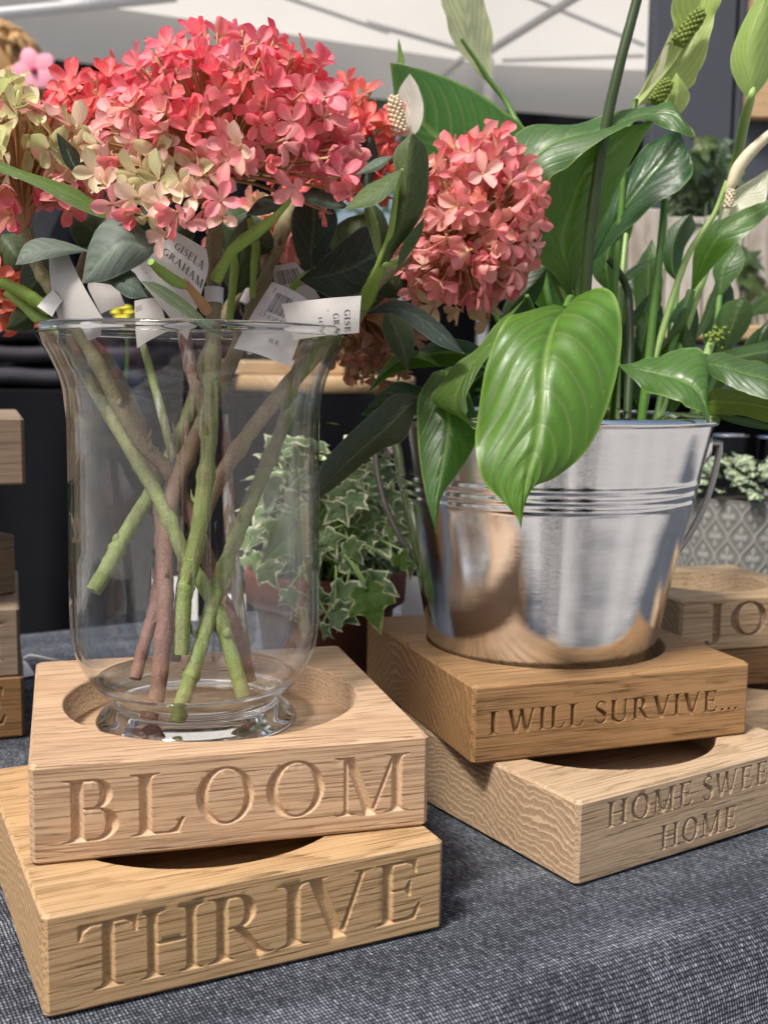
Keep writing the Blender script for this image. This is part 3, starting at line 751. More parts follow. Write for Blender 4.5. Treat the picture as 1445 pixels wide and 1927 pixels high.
roll = [(rt + .0006 + .0022 * math.cos(x), zt + .0016 + .0022 * math.sin(x)) for x in a]
inb = [(rt - .0014, zt - .003)] + [(np.interp(z, zs, rs) - .0014, z) for z in np.linspace(zt - .006, BF + .006, 30)] + [(0.0003, BF + .005)]
b = MB(); b.add(*lathe_data(outb + roll + inb, 160, (BX, BY, 0))); b.build('bucket_body', M['galv'], bk)
BRZ, BRR = zt + .0016, rt
HA = -.06
hang = np.array([math.cos(HA), math.sin(HA), 0]); hb = np.array([-math.sin(HA), math.cos(HA), 0])
ez = BRZ - .0125
for s in (-1, 1):
    e0 = np.array([BX, BY, ez]) + hang * s * (BRR - .0036)
    q = MB()
    prof_e = [(.0115 * math.sqrt(max(0, 1 - t * t)), t) for t in np.linspace(0, 1, 7)]
    vv = []
    n = 20
    for r_, t in prof_e:
        for a_ in np.arange(n) * 2 * math.pi / n:
            vv.append(e0 + hang * s * (t * .0052) + hb * r_ * .62 * math.cos(a_) + np.array([0, 0, 1]) * r_ * math.sin(a_))
    q.add(vv, grid_faces(7, n, True)); q.build('handle_ear', M['galv'], bk)
pts = []
for a_ in np.linspace(0, math.pi, 40):
    x = math.cos(a_); y = math.sin(a_)
    pts.append(np.array([BX, BY, ez]) + hang * math.copysign(abs(x) ** .75, x) * (BRR + .0062) + np.array([0, 0, -1]) * (y * .093) + hb * (y * .022 + .004))
pts = [np.array([BX, BY, ez]) + hang * (BRR - .001)] + pts + [np.array([BX, BY, ez]) - hang * (BRR - .001)]
tube('wire_handle', pts, .0017, M['steel_wire'], bk, n=80, m=8)
# ------------------------------------------------------------------ leaves
def leaf(name, rows, d, mat, parent, col, edge=(0, 0), n=34, m=15, relief=.0, veins=9.0, wave=.0, arch=0.0, seed=0, sweep=.42):
    """rows: base -> tip stations (lx,ly, mx,my, rx,ry) or (x,y) at the ends; d: distances from the camera along the midrib;
    edge: how much nearer (-) or farther (+) the left and right margins lie; arch: lift of the blade between midrib and margin"""
    full = []
    dd = catmull(np.array(d, float)[:, None], len(rows))[:, 0] if len(d) != len(rows) else d
    for i, r in enumerate(rows):
        if len(r) == 2: r = (r[0], r[1]) * 3
        w = math.hypot(r[4] - r[0], r[5] - r[1])
        full.append((r, dd[i], w))
    wm = max(f[2] for f in full) or 1
    Lp = catmull([P(r[0], r[1], q + edge[0] * w / wm) for r, q, w in full], n)
    Mp = catmull([P(r[2], r[3], q) for r, q, w in full], n)
    Rp = catmull([P(r[4], r[5], q + edge[1] * w / wm) for r, q, w in full], n)
    us = np.linspace(-1, 1, m)
    V = np.zeros((n, m, 3)); UV = np.zeros((n, m, 2))
    nn0 = np.cross(Rp[n // 2] - Lp[n // 2], Mp[min(n - 1, n // 2 + 3)] - Mp[max(0, n // 2 - 3)])
    toc = np.array([0, 0, HC]) - Mp[n // 2]
    sg = 1 if nn0 @ toc > 0 else -1
    T = np.gradient(Mp, axis=0)
    g = np.random.default_rng(seed); ph1, ph2 = g.uniform(0, 6, 2)
    for i in range(n):
        nv = np.cross(Rp[i] - Lp[i], T[i]); ln = np.linalg.norm(nv); nv = nv / ln * sg if ln > 1e-12 else np.zeros(3)
        W = np.linalg.norm(Rp[i] - Lp[i])
        v = i / (n - 1)
        for j, u in enumerate(us):
            a = abs(u)
            E = Lp[i] if u < 0 else Rp[i]
            p = Mp[i] * (1 - a) + E * a
            off = arch * W * a * (1 - a) * 2
            if relief:
                c = v - sweep * .55 * a ** 1.25
                off += relief * (math.sin(2 * math.pi * veins * c) * .6 + .4 * abs(math.sin(math.pi * veins * c))) * min(1, a * 4) * (1 - .6 * a) * min(1, W / .02)
                off -= relief * 2.0 * math.exp(-(a / .06) ** 2)
            if wave: off += wave * a ** 3 * (math.sin(v * 17 + ph1 + (2 if u > 0 else 0)) + .6 * math.sin(v * 31 + ph2))
            V[i, j] = p + nv * off
            UV[i, j] = ((u + 1) / 2, v)
    F = grid_faces(n, m)
    if sg < 0: F = [f[::-1] for f in F]
    F = [f[::-1] for f in F] if False else F
    me = mesh(name, V.reshape(-1, 3), F, mat, True, UV.reshape(-1, 2))
    return link(name, me, parent, col=col)

# ------------------------------------------------------------------ peace lily in the bucket
G1, G2, G3, G4, GS = (.075, .235, .020), (.026, .105, .016), (.016, .060, .018), (.055, .10, .035), (.045, .135, .035)
lily = thing('peace_lily', 'peace lily with broad glossy leaves growing in the metal bucket', 'potted plant', (BX, BY, BRZ - .02))
leaf('leaf', [(1040, 572, 1063, 580, 1088, 556), (985, 582, 1045, 602, 1138, 543), (946, 616, 1030, 645, 1165, 580), (916, 681, 1022, 695, 1170, 645), (899, 780, 1019, 770, 1150, 745), (894, 840, 1010, 835, 1108, 842), (906, 900, 995, 888, 1050, 895), (943, 940, 987, 932, 1005, 916), (970, 970, 982, 965, 988, 948), (980, 997)],
     [.530, .515, .500, .490, .483, .479, .477, .476, .476, .476], M['lily_leaf'], lily, (.105, .245, .027), (.012, .012), n=70, m=39, relief=.0009, veins=8, wave=.0012, arch=.05, sweep=.75)['label'] = 'largest bright green leaf hanging over the front of the bucket'
leaf('leaf', [(991, 556), (955, 590, 962, 592, 972, 583), (905, 648, 925, 645, 938, 641), (850, 690, 885, 690, 907, 691), (820, 737, 860, 735, 880, 740), (815, 761, 860, 766, 876, 772), (858, 783, 878, 789, 884, 786), (901, 809)],
     [.53, .52, .51, .503, .50, .498, .497, .496], M['lily_leaf'], lily, (0.104, 0.208, 0.036), (.012, -.004), n=44, m=17, relief=.0003, wave=.0008, arch=.04)
leaf('leaf', [(815, 700, 840, 695, 868, 705), (788, 745, 840, 745, 888, 755), (785, 800, 845, 800, 901, 800), (788, 850, 838, 850, 890, 846), (795, 900, 828, 900, 860, 893), (804, 945, 820, 945, 833, 930), (814, 980, 819, 982, 824, 968), (821, 1006)],
     [.528, .517, .508, .502, .499, .497, .496, .496], M['lily_dark'], lily, (0.045, 0.129, 0.013), (.006, .008), n=44, m=19, relief=.0004, arch=.05)
leaf('leaf', [(790, 745), (745, 741, 765, 765, 778, 787), (705, 773, 735, 797, 760, 828), (655, 818, 685, 842, 715, 848), (615, 862, 640, 884, 660, 893), (598, 893, 610, 915, 622, 924), (582, 950)],
     [.535, .53, .535, .545, .555, .56, .565], M['lily_stripe'], lily, (.050, .082, .042), (.010, .004), n=44, m=21, relief=.0007, veins=11, arch=.04, sweep=1.2)
leaf('leaf', [(992, 325), (991, 247, 930, 318, 925, 345), (946, 206, 880, 300, 870, 335), (896, 171, 840, 272, 820, 315), (840, 145, 800, 238, 778, 285), (783, 127, 768, 190, 748, 220), (734, 117)],
     [.62, .615, .605, .60, .595, .59, .585], M['lily_leaf'], lily, (0.050, 0.153, 0.019), (.035, -.01), n=56, m=31, relief=.0006, veins=8, arch=.06, sweep=.7)
leaf('leaf', [(985, 478, 1002, 470, 1015, 465), (950, 400, 990, 405, 1028, 400), (925, 318, 985, 330, 1036, 338), (960, 262, 1020, 280, 1066, 312), (1003, 233, 1070, 256, 1101, 286), (1080, 231, 1130, 243, 1161, 247), (1160, 213, 1190, 221, 1212, 224), (1225, 198, 1240, 210, 1240, 233), (1262, 190, 1270, 215, 1263, 247), (1286, 222, 1288, 235, 1287, 253), (1308, 257)],
     [.565, .560, .555, .553, .553, .554, .556, .556, .553, .55, .55], M['lily_leaf'], lily, (0.074, 0.165, 0.043), (.014, -.006), n=64, m=21, relief=.0004, veins=10, wave=.0008, arch=.05, sweep=.8)['label'] = 'large arching leaf with its upper side turned to the sky'
leaf('leaf', [(1072, 565), (1045, 520, 1072, 515, 1086, 520), (995, 470, 1058, 455, 1110, 472), (1012, 400, 1075, 390, 1140, 405), (1033, 342, 1100, 330, 1165, 347), (1093, 288, 1150, 285, 1197, 283), (1165, 243, 1195, 243, 1224, 236), (1238, 226)],
     [.585, .578, .570, .566, .563, .562, .560, .559], M['lily_leaf'], lily, (0.072, 0.202, 0.016), (-.004, .012), n=50, m=21, relief=.0006, veins=8, arch=-.03, sweep=.8)
leaf('leaf', [(1110, 500), (1118, 452, 1135, 455, 1152, 460), (1134, 397, 1168, 400, 1192, 417), (1163, 340, 1208, 345, 1238, 382), (1203, 290, 1245, 300, 1282, 355), (1240, 257, 1268, 270, 1303, 318), (1262, 248, 1278, 255, 1293, 285), (1278, 246)],
     [.61, .605, .60, .597, .596, .597, .60, .603], M['lily_dark'], lily, (0.029, 0.098, 0.029), (.012, -.012), n=50, m=25, relief=.0008, veins=7, wave=.0010, arch=.06, sweep=1.1)['label'] = 'dark blue green leaf with deep veins and a wavy edge'
leaf('leaf', [(1276, 532), (1252, 507, 1265, 505, 1282, 500), (1246, 470, 1265, 465, 1289, 465), (1256, 433, 1275, 435, 1309, 430), (1280, 410, 1290, 412, 1306, 414), (1300, 402)], [.70] * 6, M['lily_dark'], lily, (0.018, 0.067, 0.010), (.004, .012), arch=.05)
leaf('leaf', [(1300, 552), (1302, 515, 1312, 515, 1325, 521), (1306, 470, 1330, 475, 1356, 486), (1328, 427, 1355, 440, 1386, 457), (1385, 394, 1405, 408, 1421, 427), (1440, 377, 1447, 385, 1455, 392), (1490, 352)],
     [.66, .655, .648, .642, .64, .64, .64], M['lily_leaf'], lily, (0.082, 0.214, 0.023), (.008, -.004), arch=-.03, relief=.0004)
leaf('leaf', [(1354, 560), (1345, 530, 1357, 530, 1373, 536), (1341, 505, 1362, 500, 1393, 512), (1360, 473, 1378, 480, 1401, 484), (1388, 452)], [.72] * 5, M['lily_leaf'], lily, (0.060, 0.141, 0.036), (.01, -.004), arch=.05, relief=.0004)
leaf('leaf', [(1163, 686), (1200, 679, 1195, 692, 1185, 709), (1236, 672, 1230, 700, 1212, 733), (1276, 656, 1268, 710, 1245, 746), (1312, 656, 1300, 725, 1275, 755), (1333, 690, 1318, 745, 1298, 766), (1330, 745, 1327, 768, 1319, 779), (1336, 796)],
     [.560, .552, .545, .538, .533, .530, .528, .527], M['lily_leaf'], lily, (0.089, 0.202, 0.041), (.02, -.008), n=50, m=25, relief=.0007, veins=8, wave=.0006, arch=.07, sweep=.8)['label'] = 'pointed leaf drooping over the right rim of the bucket'
leaf('leaf', [(1318, 682), (1335, 667, 1335, 683, 1335, 704), (1363, 664, 1365, 690, 1363, 721), (1400, 677, 1405, 702, 1400, 738), (1445, 686, 1450, 715, 1450, 752), (1510, 748)], [.585, .575, .565, .56, .555, .55], M['lily_leaf'], lily, (0.067, 0.141, 0.047), (.02, -.006), relief=.0006, arch=.05, m=19)
leaf('leaf', [(1322, 760), (1340, 733, 1345, 757, 1345, 783), (1390, 733, 1395, 760, 1394, 781), (1450, 745, 1450, 770, 1450, 796), (1500, 792)], [.585, .58, .58, .58, .58], M['lily_leaf'], lily, (0.127, 0.165, 0.021), (-.004, .012), relief=.0004, arch=-.03)
leaf('leaf', [(1338, 780), (1370, 781, 1370, 787, 1370, 793), (1420, 790, 1420, 797, 1420, 805), (1480, 812)], [.59] * 4, M['lily_dark'], lily, (0.045, 0.104, 0.021))
leaf('leaf', [(1362, 667), (1350, 637, 1368, 640, 1389, 643), (1348, 600, 1380, 605, 1411, 612), (1364, 571, 1390, 575, 1418, 580), (1402, 558)], [.68] * 5, M['lily_leaf'], lily, (0.082, 0.165, 0.041), (.012, .0), arch=.05, relief=.0005)
leaf('leaf', [(1340, 665), (1373, 658, 1380, 672, 1385, 682), (1415, 648, 1420, 665, 1425, 680), (1460, 640, 1460, 660, 1460, 680), (1490, 660)], [.66] * 5, M['lily_leaf'], lily, (0.060, 0.122, 0.041), (.015, 0), arch=.05)
leaf('leaf', [(1408, 600), (1412, 578, 1420, 585, 1425, 592), (1432, 556, 1442, 566, 1450, 585), (1470, 540)], [.70] * 4, M['lily_leaf'], lily, (0.096, 0.184, 0.062), arch=.05)
leaf('leaf', [(1205, 672), (1195, 636, 1212, 635, 1230, 630), (1197, 602, 1218, 600, 1243, 605), (1213, 581)], [.665] * 4, M['lily_dark'], lily, (0.024, 0.075, 0.010), (.004, .01), arch=.04)
leaf('leaf', [(1200, 690), (1212, 660, 1222, 660, 1236, 665), (1232, 632, 1240, 640, 1247, 650), (1244, 618)], [.63] * 4, M['lily_leaf'], lily, (0.060, 0.147, 0.021), (.004, .01), arch=.04)
leaf('leaf', [(1240, 665), (1262, 620, 1270, 625, 1280, 640), (1280, 585, 1286, 590, 1293, 600), (1292, 578)], [.64] * 4, M['lily_leaf'], lily, (0.067, 0.147, 0.015), (.004, .01), arch=.04)
leaf('leaf', [(1160, 660), (1166, 625, 1172, 628, 1180, 632), (1188, 590, 1196, 596, 1204, 600), (1226, 547)], [.635] * 4, M['lily_dark'], lily, (0.027, 0.067, 0.019), (.0, .01))
leaf('leaf', [(1165, 540), (1174, 516, 1180, 522, 1190, 524), (1200, 496, 1206, 502, 1212, 504), (1234, 485)], [.66] * 4, M['lily_dark'], lily, (0.029, 0.067, 0.026))
leaf('leaf', [(1290, 660), (1315, 610, 1322, 612, 1330, 615), (1335, 560, 1342, 562, 1348, 565), (1350, 520)], [.70] * 4, M['lily_dark'], lily, (0.045, 0.092, 0.026))
leaf('leaf', [(1030, 500), (1000, 510, 1010, 530, 1020, 545), (955, 560, 960, 580, 985, 600), (930, 640)], [.60] * 4, M['lily_dark'], lily, (0.033, 0.092, 0.013), (.004, .01))
leaf('leaf', [(830, 690), (790, 660, 780, 672, 775, 690), (740, 668, 735, 690, 735, 708), (690, 740)], [.56, .56, .565, .57], M['lily_leaf'], lily, (0.060, 0.159, 0.019), (.004, .01))
leaf('leaf', [(1000, 690), (960, 660, 950, 690, 940, 720), (900, 670, 890, 720, 880, 760), (860, 800)], [.57, .56, .55, .55], M['lily_dark'], lily, (0.029, 0.086, 0.013), (.004, .01))
leaf('leaf', [(745, 135), (749, 105, 754, 108, 761, 118), (748, 85, 752, 88, 756, 92), (750, 70)], [.61] * 4, M['lily_leaf'], lily, (0.120, 0.269, 0.031))
leaf('leaf', [(640, 800), (630, 795, 630, 797, 630, 799), (612, 795)], [.555] * 3, M['lily_leaf'], lily, (0.149, 0.245, 0.021), n=8, m=5)
# small basal leaves filling the bucket's mouth
for i in range(26):
    a = rnd.uniform(0, 2 * math.pi); rr = rnd.uniform(.01, .05)
    p0 = np.array([BX + rr * math.cos(a), BY + rr * math.sin(a) * .8, BRZ - .02])
    (bx, by), bd = proj(p0)
    h = rnd.uniform(40, 120) ; lean = rnd.uniform(-90, 90) + 60 * math.cos(a)
    w = rnd.uniform(10, 24)
    x2, y2 = bx + lean * .55, by - h * .75; x3, y3 = bx + lean, by - h * rnd.uniform(.55, 1.0)
    leaf('leaf', [(bx, by), (bx + lean * .25 - w, by - h * .4, bx + lean * .25, by - h * .42, bx + lean * .25 + w, by - h * .38), (x2 - w, y2 + 4, x2, y2, x2 + w, y2 + 6), (x3, y3)],
         [bd, bd, bd - .004, bd - .01 * rnd.random()], M['lily_dark'] if rnd.random() < .6 else M['lily_leaf'], lily, (rnd.uniform(.014, .04), rnd.uniform(.05, .11), .014), (rnd.uniform(-.01, .01), rnd.uniform(-.01, .01)), n=18, m=9, arch=.04)
for rows_, dd_, mt_, cl_ in [
    ([(1215, 790), (1150, 720, 1180, 715, 1212, 722), (1140, 650, 1172, 645, 1205, 655), (1160, 590)], .645, 'lily_dark', (.022, .075, .014)),
    ([(1260, 790), (1235, 720, 1268, 715, 1300, 725), (1240, 660, 1275, 650, 1312, 665), (1288, 600)], .655, 'lily_leaf', (.032, .10, .018)),
    ([(1120, 790), (1075, 700, 1110, 690, 1140, 700), (1080, 620, 1112, 600, 1145, 620), (1120, 540)], .640, 'lily_dark', (.020, .068, .014)),
    ([(1300, 780), (1300, 720, 1330, 715, 1362, 725), (1318, 672, 1350, 665, 1380, 680), (1372, 630)], .690, 'lily_leaf', (.035, .105, .025)),
    ([(1060, 620), (1000, 560, 1030, 545, 1062, 552), (985, 490, 1020, 480, 1055, 490), (1000, 420)], .625, 'lily_leaf', (.040, .13, .014)),
    ([(900, 790), (820, 740, 835, 770, 850, 800), (740, 720, 745, 760, 750, 790), (680, 780)], .575, 'lily_dark', (.018, .06, .014)),
    ([(960, 720), (900, 650, 890, 670, 885, 695), (820, 640, 815, 665, 810, 690), (740, 700)], .580, 'lily_leaf', (.035, .11, .016)),
    ([(1180, 780), (1190, 690, 1215, 690, 1240, 700), (1200, 600, 1226, 600, 1250, 610), (1232, 520)], .70, 'lily_dark', (.02, .07, .018)),
    ([(1150, 560), (1110, 500, 1140, 495, 1165, 505), (1130, 420, 1160, 415, 1190, 430), (1190, 360)], .66, 'lily_leaf', (.030, .10, .018)),
    ([(1215, 640), (1192, 560, 1218, 555, 1244, 565), (1196, 500, 1220, 492, 1246, 505), (1228, 450)], .70, 'lily_leaf', (.040, .10, .025)),
    ([(1165, 720), (1140, 640, 1160, 632, 1184, 640), (1145, 570, 1166, 565, 1190, 575), (1180, 520)], .66, 'lily_leaf', (.040, .105, .02)),
    ([(1345, 720), (1322, 630, 1350, 622, 1376, 634), (1330, 565, 1356, 558, 1384, 572), (1368, 515)], .74, 'lily_dark', (.03, .085, .025)),
    ([(1265, 700), (1255, 640, 1282, 640, 1305, 650), (1262, 590, 1290, 588, 1315, 600), (1300, 545)], .68, 'lily_dark', (.025, .075, .018)),
    ([(1380, 760), (1390, 700, 1415, 700, 1445, 712), (1405, 640, 1430, 635, 1462, 650), (1450, 600)], .70, 'lily_leaf', (.035, .10, .03))]:
    leaf('leaf', rows_, [dd_, dd_ - .004, dd_ - .008, dd_ - .006], M[mt_], lily, cl_, (rnd.uniform(.0, .015), rnd.uniform(-.005, .012)), n=32, m=15, relief=.0005, arch=.05, wave=.0006, sweep=.8)
# stalks
def stalk(pts, d, w, mat, name='leaf_stalk', seed=0):
    d = np.interp(np.linspace(0, 1, len(pts)), np.linspace(0, 1, len(d)), d)
    q = [P(x, y, e) for (x, y), e in zip(pts, d)]
    ww = [wi * .5 * e / FPX for wi, e in zip(np.interp(np.linspace(0, 1, len(pts)), np.linspace(0, 1, len(w)), w), d)]
    return tube(name, q, ww, mat, lily, n=36, m=10, knob=.02, seed=seed)
stalk([(1215, -60), (1198, 0), (1166, 120), (1141, 230), (1121, 350), (1109, 450), (1102, 545), (1098, 660), (1100, 800)], [.545, .55, .56, .575, .59], [19, 21, 23], M['stalk_dark'], 'flower_stalk')['label'] = 'thick dark flower stalk crossing in front of the leaves'
stalk([(1250, 375), (1247, 420), (1240, 490), (1231, 570), (1220, 680), (1205, 810)], [.605, .60, .60], [13, 15, 17], M['stalk_mid'])
stalk([(1197, 186), (1186, 230), (1175, 300), (1170, 380), (1160, 500), (1150, 640), (1140, 800)], [.60, .60, .60], [10, 12, 13], M['stalk_mid'])
stalk([(1368, 340), (1345, 400), (1317, 443), (1290, 490), (1255, 594), (1225, 700), (1205, 800)], [.60, .605, .60], [9, 12, 15], M['stalk_pale'])
stalk([(1417, 165), (1412, 186), (1400, 230), (1385, 305), (1362, 400), (1330, 500), (1290, 620), (1240, 790)], [.581, .582, .62, .68, .68, .66, .62], [10, 20, 19, 16, 14], M['stalk_pale'])
stalk([(1300, 548), (1285, 595), (1262, 660), (1235, 800)], [.66, .65, .62], [16, 15, 16], M['stalk_mid'])
stalk([(1145, 487), (1166, 515), (1182, 555), (1186, 640), (1180, 790)], [.62, .62, .60], [13, 15, 16], M['stalk_dark'])
stalk([(1178, 440), (1172, 500), (1165, 600), (1160, 790)], [.64, .63, .61], [9, 10, 12], M['stalk_pale'])
stalk([(1036, 505), (1052, 540), (1067, 580), (1085, 680), (1100, 800)], [.585, .58, .59], [14, 15, 16], M['stalk_mid'])
stalk([(1055, 505), (1070, 545), (1079, 590), (1095, 680), (1108, 800)], [.59, .585, .59], [12, 13, 14], M['stalk_mid'])
stalk([(1083, 480), (1086, 540), (1092, 640), (1112, 800)], [.585, .585, .59], [18, 16, 16], M['stalk_mid'])
stalk([(1063, 580), (1075, 560), (1090, 600), (1105, 700), (1120, 800)], [.53, .545, .57, .59], [12, 13, 15], M['stalk_mid'])
stalk([(1276, 530), (1270, 580), (1255, 700), (1230, 800)], [.70, .68, .63], [9, 10, 12], M['stalk_mid'])
stalk([(1354, 558), (1348, 610), (1335, 660), (1300, 790)], [.72, .70, .64], [11, 12, 12], M['stalk_mid'])
stalk([(1362, 665), (1340, 720), (1300, 800)], [.68, .66, .63], [10, 12], M['stalk_mid'])
stalk([(1163, 686), (1158, 720), (1150, 800)], [.56, .57, .59], [9, 12], M['stalk_mid'])
stalk([(868, 72), (896, 112), (922, 152), (948, 184), (966, 218), (985, 260), (1010, 400), (1040, 600), (1080, 800)], [.645, .652, .655, .65, .63, .60], [5, 9, 11, 12, 13, 14], M['stalk_mid'])
stalk([(762, 260), (780, 300), (850, 450), (960, 640), (1050, 800)], [.56, .60, .61, .60], [9, 11, 13], M['stalk_mid'])
stalk([(991, 556), (1010, 600), (1050, 700), (1075, 800)], [.53, .55, .58], [9, 12], M['stalk_mid'])
stalk([(838, 697), (900, 690), (1000, 730), (1060, 800)], [.53, .55, .59], [9, 12], M['stalk_dark'])
stalk([(790, 745), (860, 730), (960, 750), (1050, 805)], [.535, .56, .59], [8, 12], M['stalk_mid'])
stalk([(992, 325), (1005, 420), (1040, 600), (1085, 800)], [.62, .62, .60], [12, 14], M['stalk_mid'])
# withered flower head on a short stalk
stalk([(1330, 668), (1338, 645), (1350, 632)], [.60, .60], [16, 14], M['stalk_pale'])
b = MB()
for i in range(40):
    c = P(1352 + rnd.gauss(0, 9), 630 + rnd.gauss(0, 7), .60 + rnd.gauss(0, .002)); r_ = rnd.uniform(.0007, .0014)
    v, f, uv = lathe_data([(r_ * math.sin(t), -r_ * math.cos(t)) for t in np.linspace(.05, 3.09, 6)], 8, c); b.add(v, f)
b.build('withered_flower', M['spadix_green'], lily)
# spathes and spadices
SP, SG = (.50, .62, .22), (.30, .44, .06)
leaf('spathe', [(921, 156), (885, 122, 905, 125, 923, 120), (855, 80, 885, 80, 927, 75), (838, 35, 880, 35, 920, 33), (832, -12, 872, -12, 905, -12), (855, -70)], [.655, .652, .65, .65, .652, .655], M['spathe'], lily, (.70, .75, .40), (-.012, .018), n=44, m=19, relief=.0006, veins=5, arch=-.05, wave=.0006, sweep=1.5)['label'] = 'pale green flower hood standing before the white tent'
leaf('spathe', [(1200, 198), (1196, 180, 1225, 172, 1292, 165), (1222, 140, 1262, 128, 1319, 132), (1252, 85, 1295, 80, 1333, 75), (1266, 45, 1315, 40, 1346, 30), (1268, -5, 1320, -8, 1354, -8), (1325, -80)], [.61, .605, .60, .60, .60, .60, .60], M['spathe'], lily, (.46, .64, .09), (-.012, -.004), n=44, m=19, relief=.0006, veins=5, wave=.0012, sweep=1.5)['label'] = 'open lime green flower hood holding two spadices'
leaf('spathe', [(1266, 50), (1235, 118, 1245, 120, 1250, 124), (1222, 143, 1228, 146, 1236, 148), (1200, 185)], [.592, .59, .59, .592], M['spathe'], lily, (.66, .62, .42), n=20, m=7)
leaf('spathe', [(1272, 222), (1249, 197, 1270, 197, 1291, 200), (1254, 165, 1275, 165, 1298, 178), (1266, 147, 1275, 147, 1287, 156), (1272, 135)], [.588, .585, .583, .583, .585], M['spathe'], lily, (.55, .70, .22), (.008, .010), arch=.08)
leaf('spathe', [(1410, 190), (1384, 152, 1412, 152, 1442, 152), (1374, 112, 1410, 105, 1458, 105), (1390, 58, 1420, 55, 1468, 55), (1420, 0, 1442, 0, 1475, 0), (1460, -70)], [.582, .578, .576, .576, .578, .58], M['spathe'], lily, (.42, .62, .14), (.012, .012), n=44, m=19, relief=.0007, veins=6, arch=.07, sweep=1.5)
leaf('spathe', [(762, 264), (752, 240, 768, 240, 788, 243), (747, 200, 772, 200, 797, 203), (751, 168, 770, 165, 787, 163), (771, 137)], [.560, .560, .562, .562, .56], M['spathe'], lily, (.92, .90, .82), (.010, -.008), arch=.06)['label'] = 'white flower hood beside the top of the pink flower head'
leaf('spathe', [(1350, 416), (1358, 383, 1376, 390, 1394, 395), (1384, 357, 1400, 366, 1426, 382), (1420, 334, 1430, 346, 1442, 373), (1447, 316)], [.605, .60, .60, .60, .60], M['spathe'], lily, (.90, .91, .68), (.006, -.004), relief=.0004, veins=5, sweep=1.5)
tube('spathe', [P(1470, 238, .59), P(1445, 255, .592), P(1411, 287, .595), P(1388, 317, .597), P(1376, 346, .598), P(1366, 362, .60)], [.0018, .0026, .0032, .0034, .0026, .0012], M['spadix_cream'], lily, n=30, m=10)
def spadix(x0, y0, x1, y1, d, wpx, mat, nb=70):
    a_, b_ = P(x0, y0, d), P(x1, y1, d); r0 = wpx * .5 * d / FPX
    q = MB(); q.add(*tube_data([a_, a_ * .5 + b_ * .5, b_], [r0 * .75, r0 * .8, r0 * .5], 16, 10))
    ax = b_ - a_; L = np.linalg.norm(ax); ax /= L; e1 = np.cross(ax, [0, 1, .2]); e1 /= np.linalg.norm(e1); e2 = np.cross(ax, e1)
    for i in range(nb):
        t = (i + .5) / nb; an = i * 2.399
        rr = r0 * (.85 if t < .75 else .85 * (1 - (t - .75) * 1.6))
        c = a_ + ax * L * t + (e1 * math.cos(an) + e2 * math.sin(an)) * rr
        s_ = r0 * .27
        v, f, uv = lathe_data([(s_ * math.sin(x), -s_ * math.cos(x)) for x in np.linspace(.05, 3.09, 5)], 7, c); q.add(v, f)
    return q.build('spadix', mat, lily)
spadix(1275, 80, 1321, 20, .588, 30, M['spadix_green'], 90)
spadix(1232, 192, 1258, 152, .582, 28, M['spadix_green'], 80)
spadix(752, 250, 741, 182, .552, 30, M['spadix_cream'], 80)
spadix(1370, 390, 1376, 355, .594, 18, M['spadix_cream'], 40)
b = MB(); sr_ = float(np.interp(BRZ - .02, zs, rs)) - .0028; sr2 = float(np.interp(BRZ - .036, zs, rs)) - .0028
v, f, uv = lathe_data([(.0005, .002), (.03, .003), (.06, .001), (sr_, -.002), (sr2, -.018), (.0005, -.018)], 48, (BX, BY, BRZ - .018))
v = np.array(v); v[:, 2] += nrnd.normal(size=len(v)) * .0008; b.add(v, f); b.build('potting_soil', M['soil'], lily)

# ------------------------------------------------------------------ hydrangea stems
def petal_mesh(seed, open_):
    g = random.Random(seed); q = MB()
    nu, nv = 7, 10
    L0 = .0112
    for k in range(4):
        a0 = k * math.pi / 2 + g.uniform(-.22, .22); L = L0 * g.uniform(.85, 1.12); W = L * g.uniform(.52, .72)
        tilt = open_ + g.uniform(-.22, .22); tw = g.uniform(-.35, .35); cup = g.uniform(.25, .65); tipc = g.uniform(-.55, .35)
        V = []; UV = []
        for j in range(nv):
            v = (j / (nv - 1)) ** .8
            w = (.16 + .84 * math.sin(min(1, v / .66) * math.pi / 2) ** 1.15) if v < .66 else math.sqrt(max(0, 1 - ((v - .66) / .345) ** 2.6)) * .98 + .02
            for i in range(nu):
                u = i / (nu - 1) * 2 - 1
                x = u * w * W / 2; y = L * (v + .03 * (1 - u * u) * (v > .9)); z = cup * W * .5 * u * u * w + tipc * L * v * v * .5 + .018 * L * math.sin(u * 9) * v
                ca, sa = math.cos(tw * v), math.sin(tw * v); x, z = x * ca - z * sa, x * sa + z * ca
                ct, st = math.cos(tilt), math.sin(tilt); y, z = y * ct - z * st, y * st + z * ct
                y += .0005
                c, s = math.cos(a0), math.sin(a0)
                V.append((x * c - y * s, x * s + y * c, z + .0003 * (k % 2))); UV.append(((u + 1) / 2, v))
        q.add(V, grid_faces(nv, nu), UV)
    r_ = .0007
    v, f, uv = lathe_data([(r_ * math.sin(x), -r_ * math.cos(x) + .0003) for x in np.linspace(.05, 3.09, 6)], 8); q.add(v, f, np.array(uv) * 0 + (.5, .05))
    return mesh('floret', np.concatenate(q.v), q.f, M['petal'], True, np.concatenate(q.uv))
PM = [petal_mesh(s, o) for s, o in [(1, .2), (2, .45), (3, .7), (4, .95), (5, .35), (6, .6), (7, 1.15), (8, .05), (9, .8), (10, .5)]]

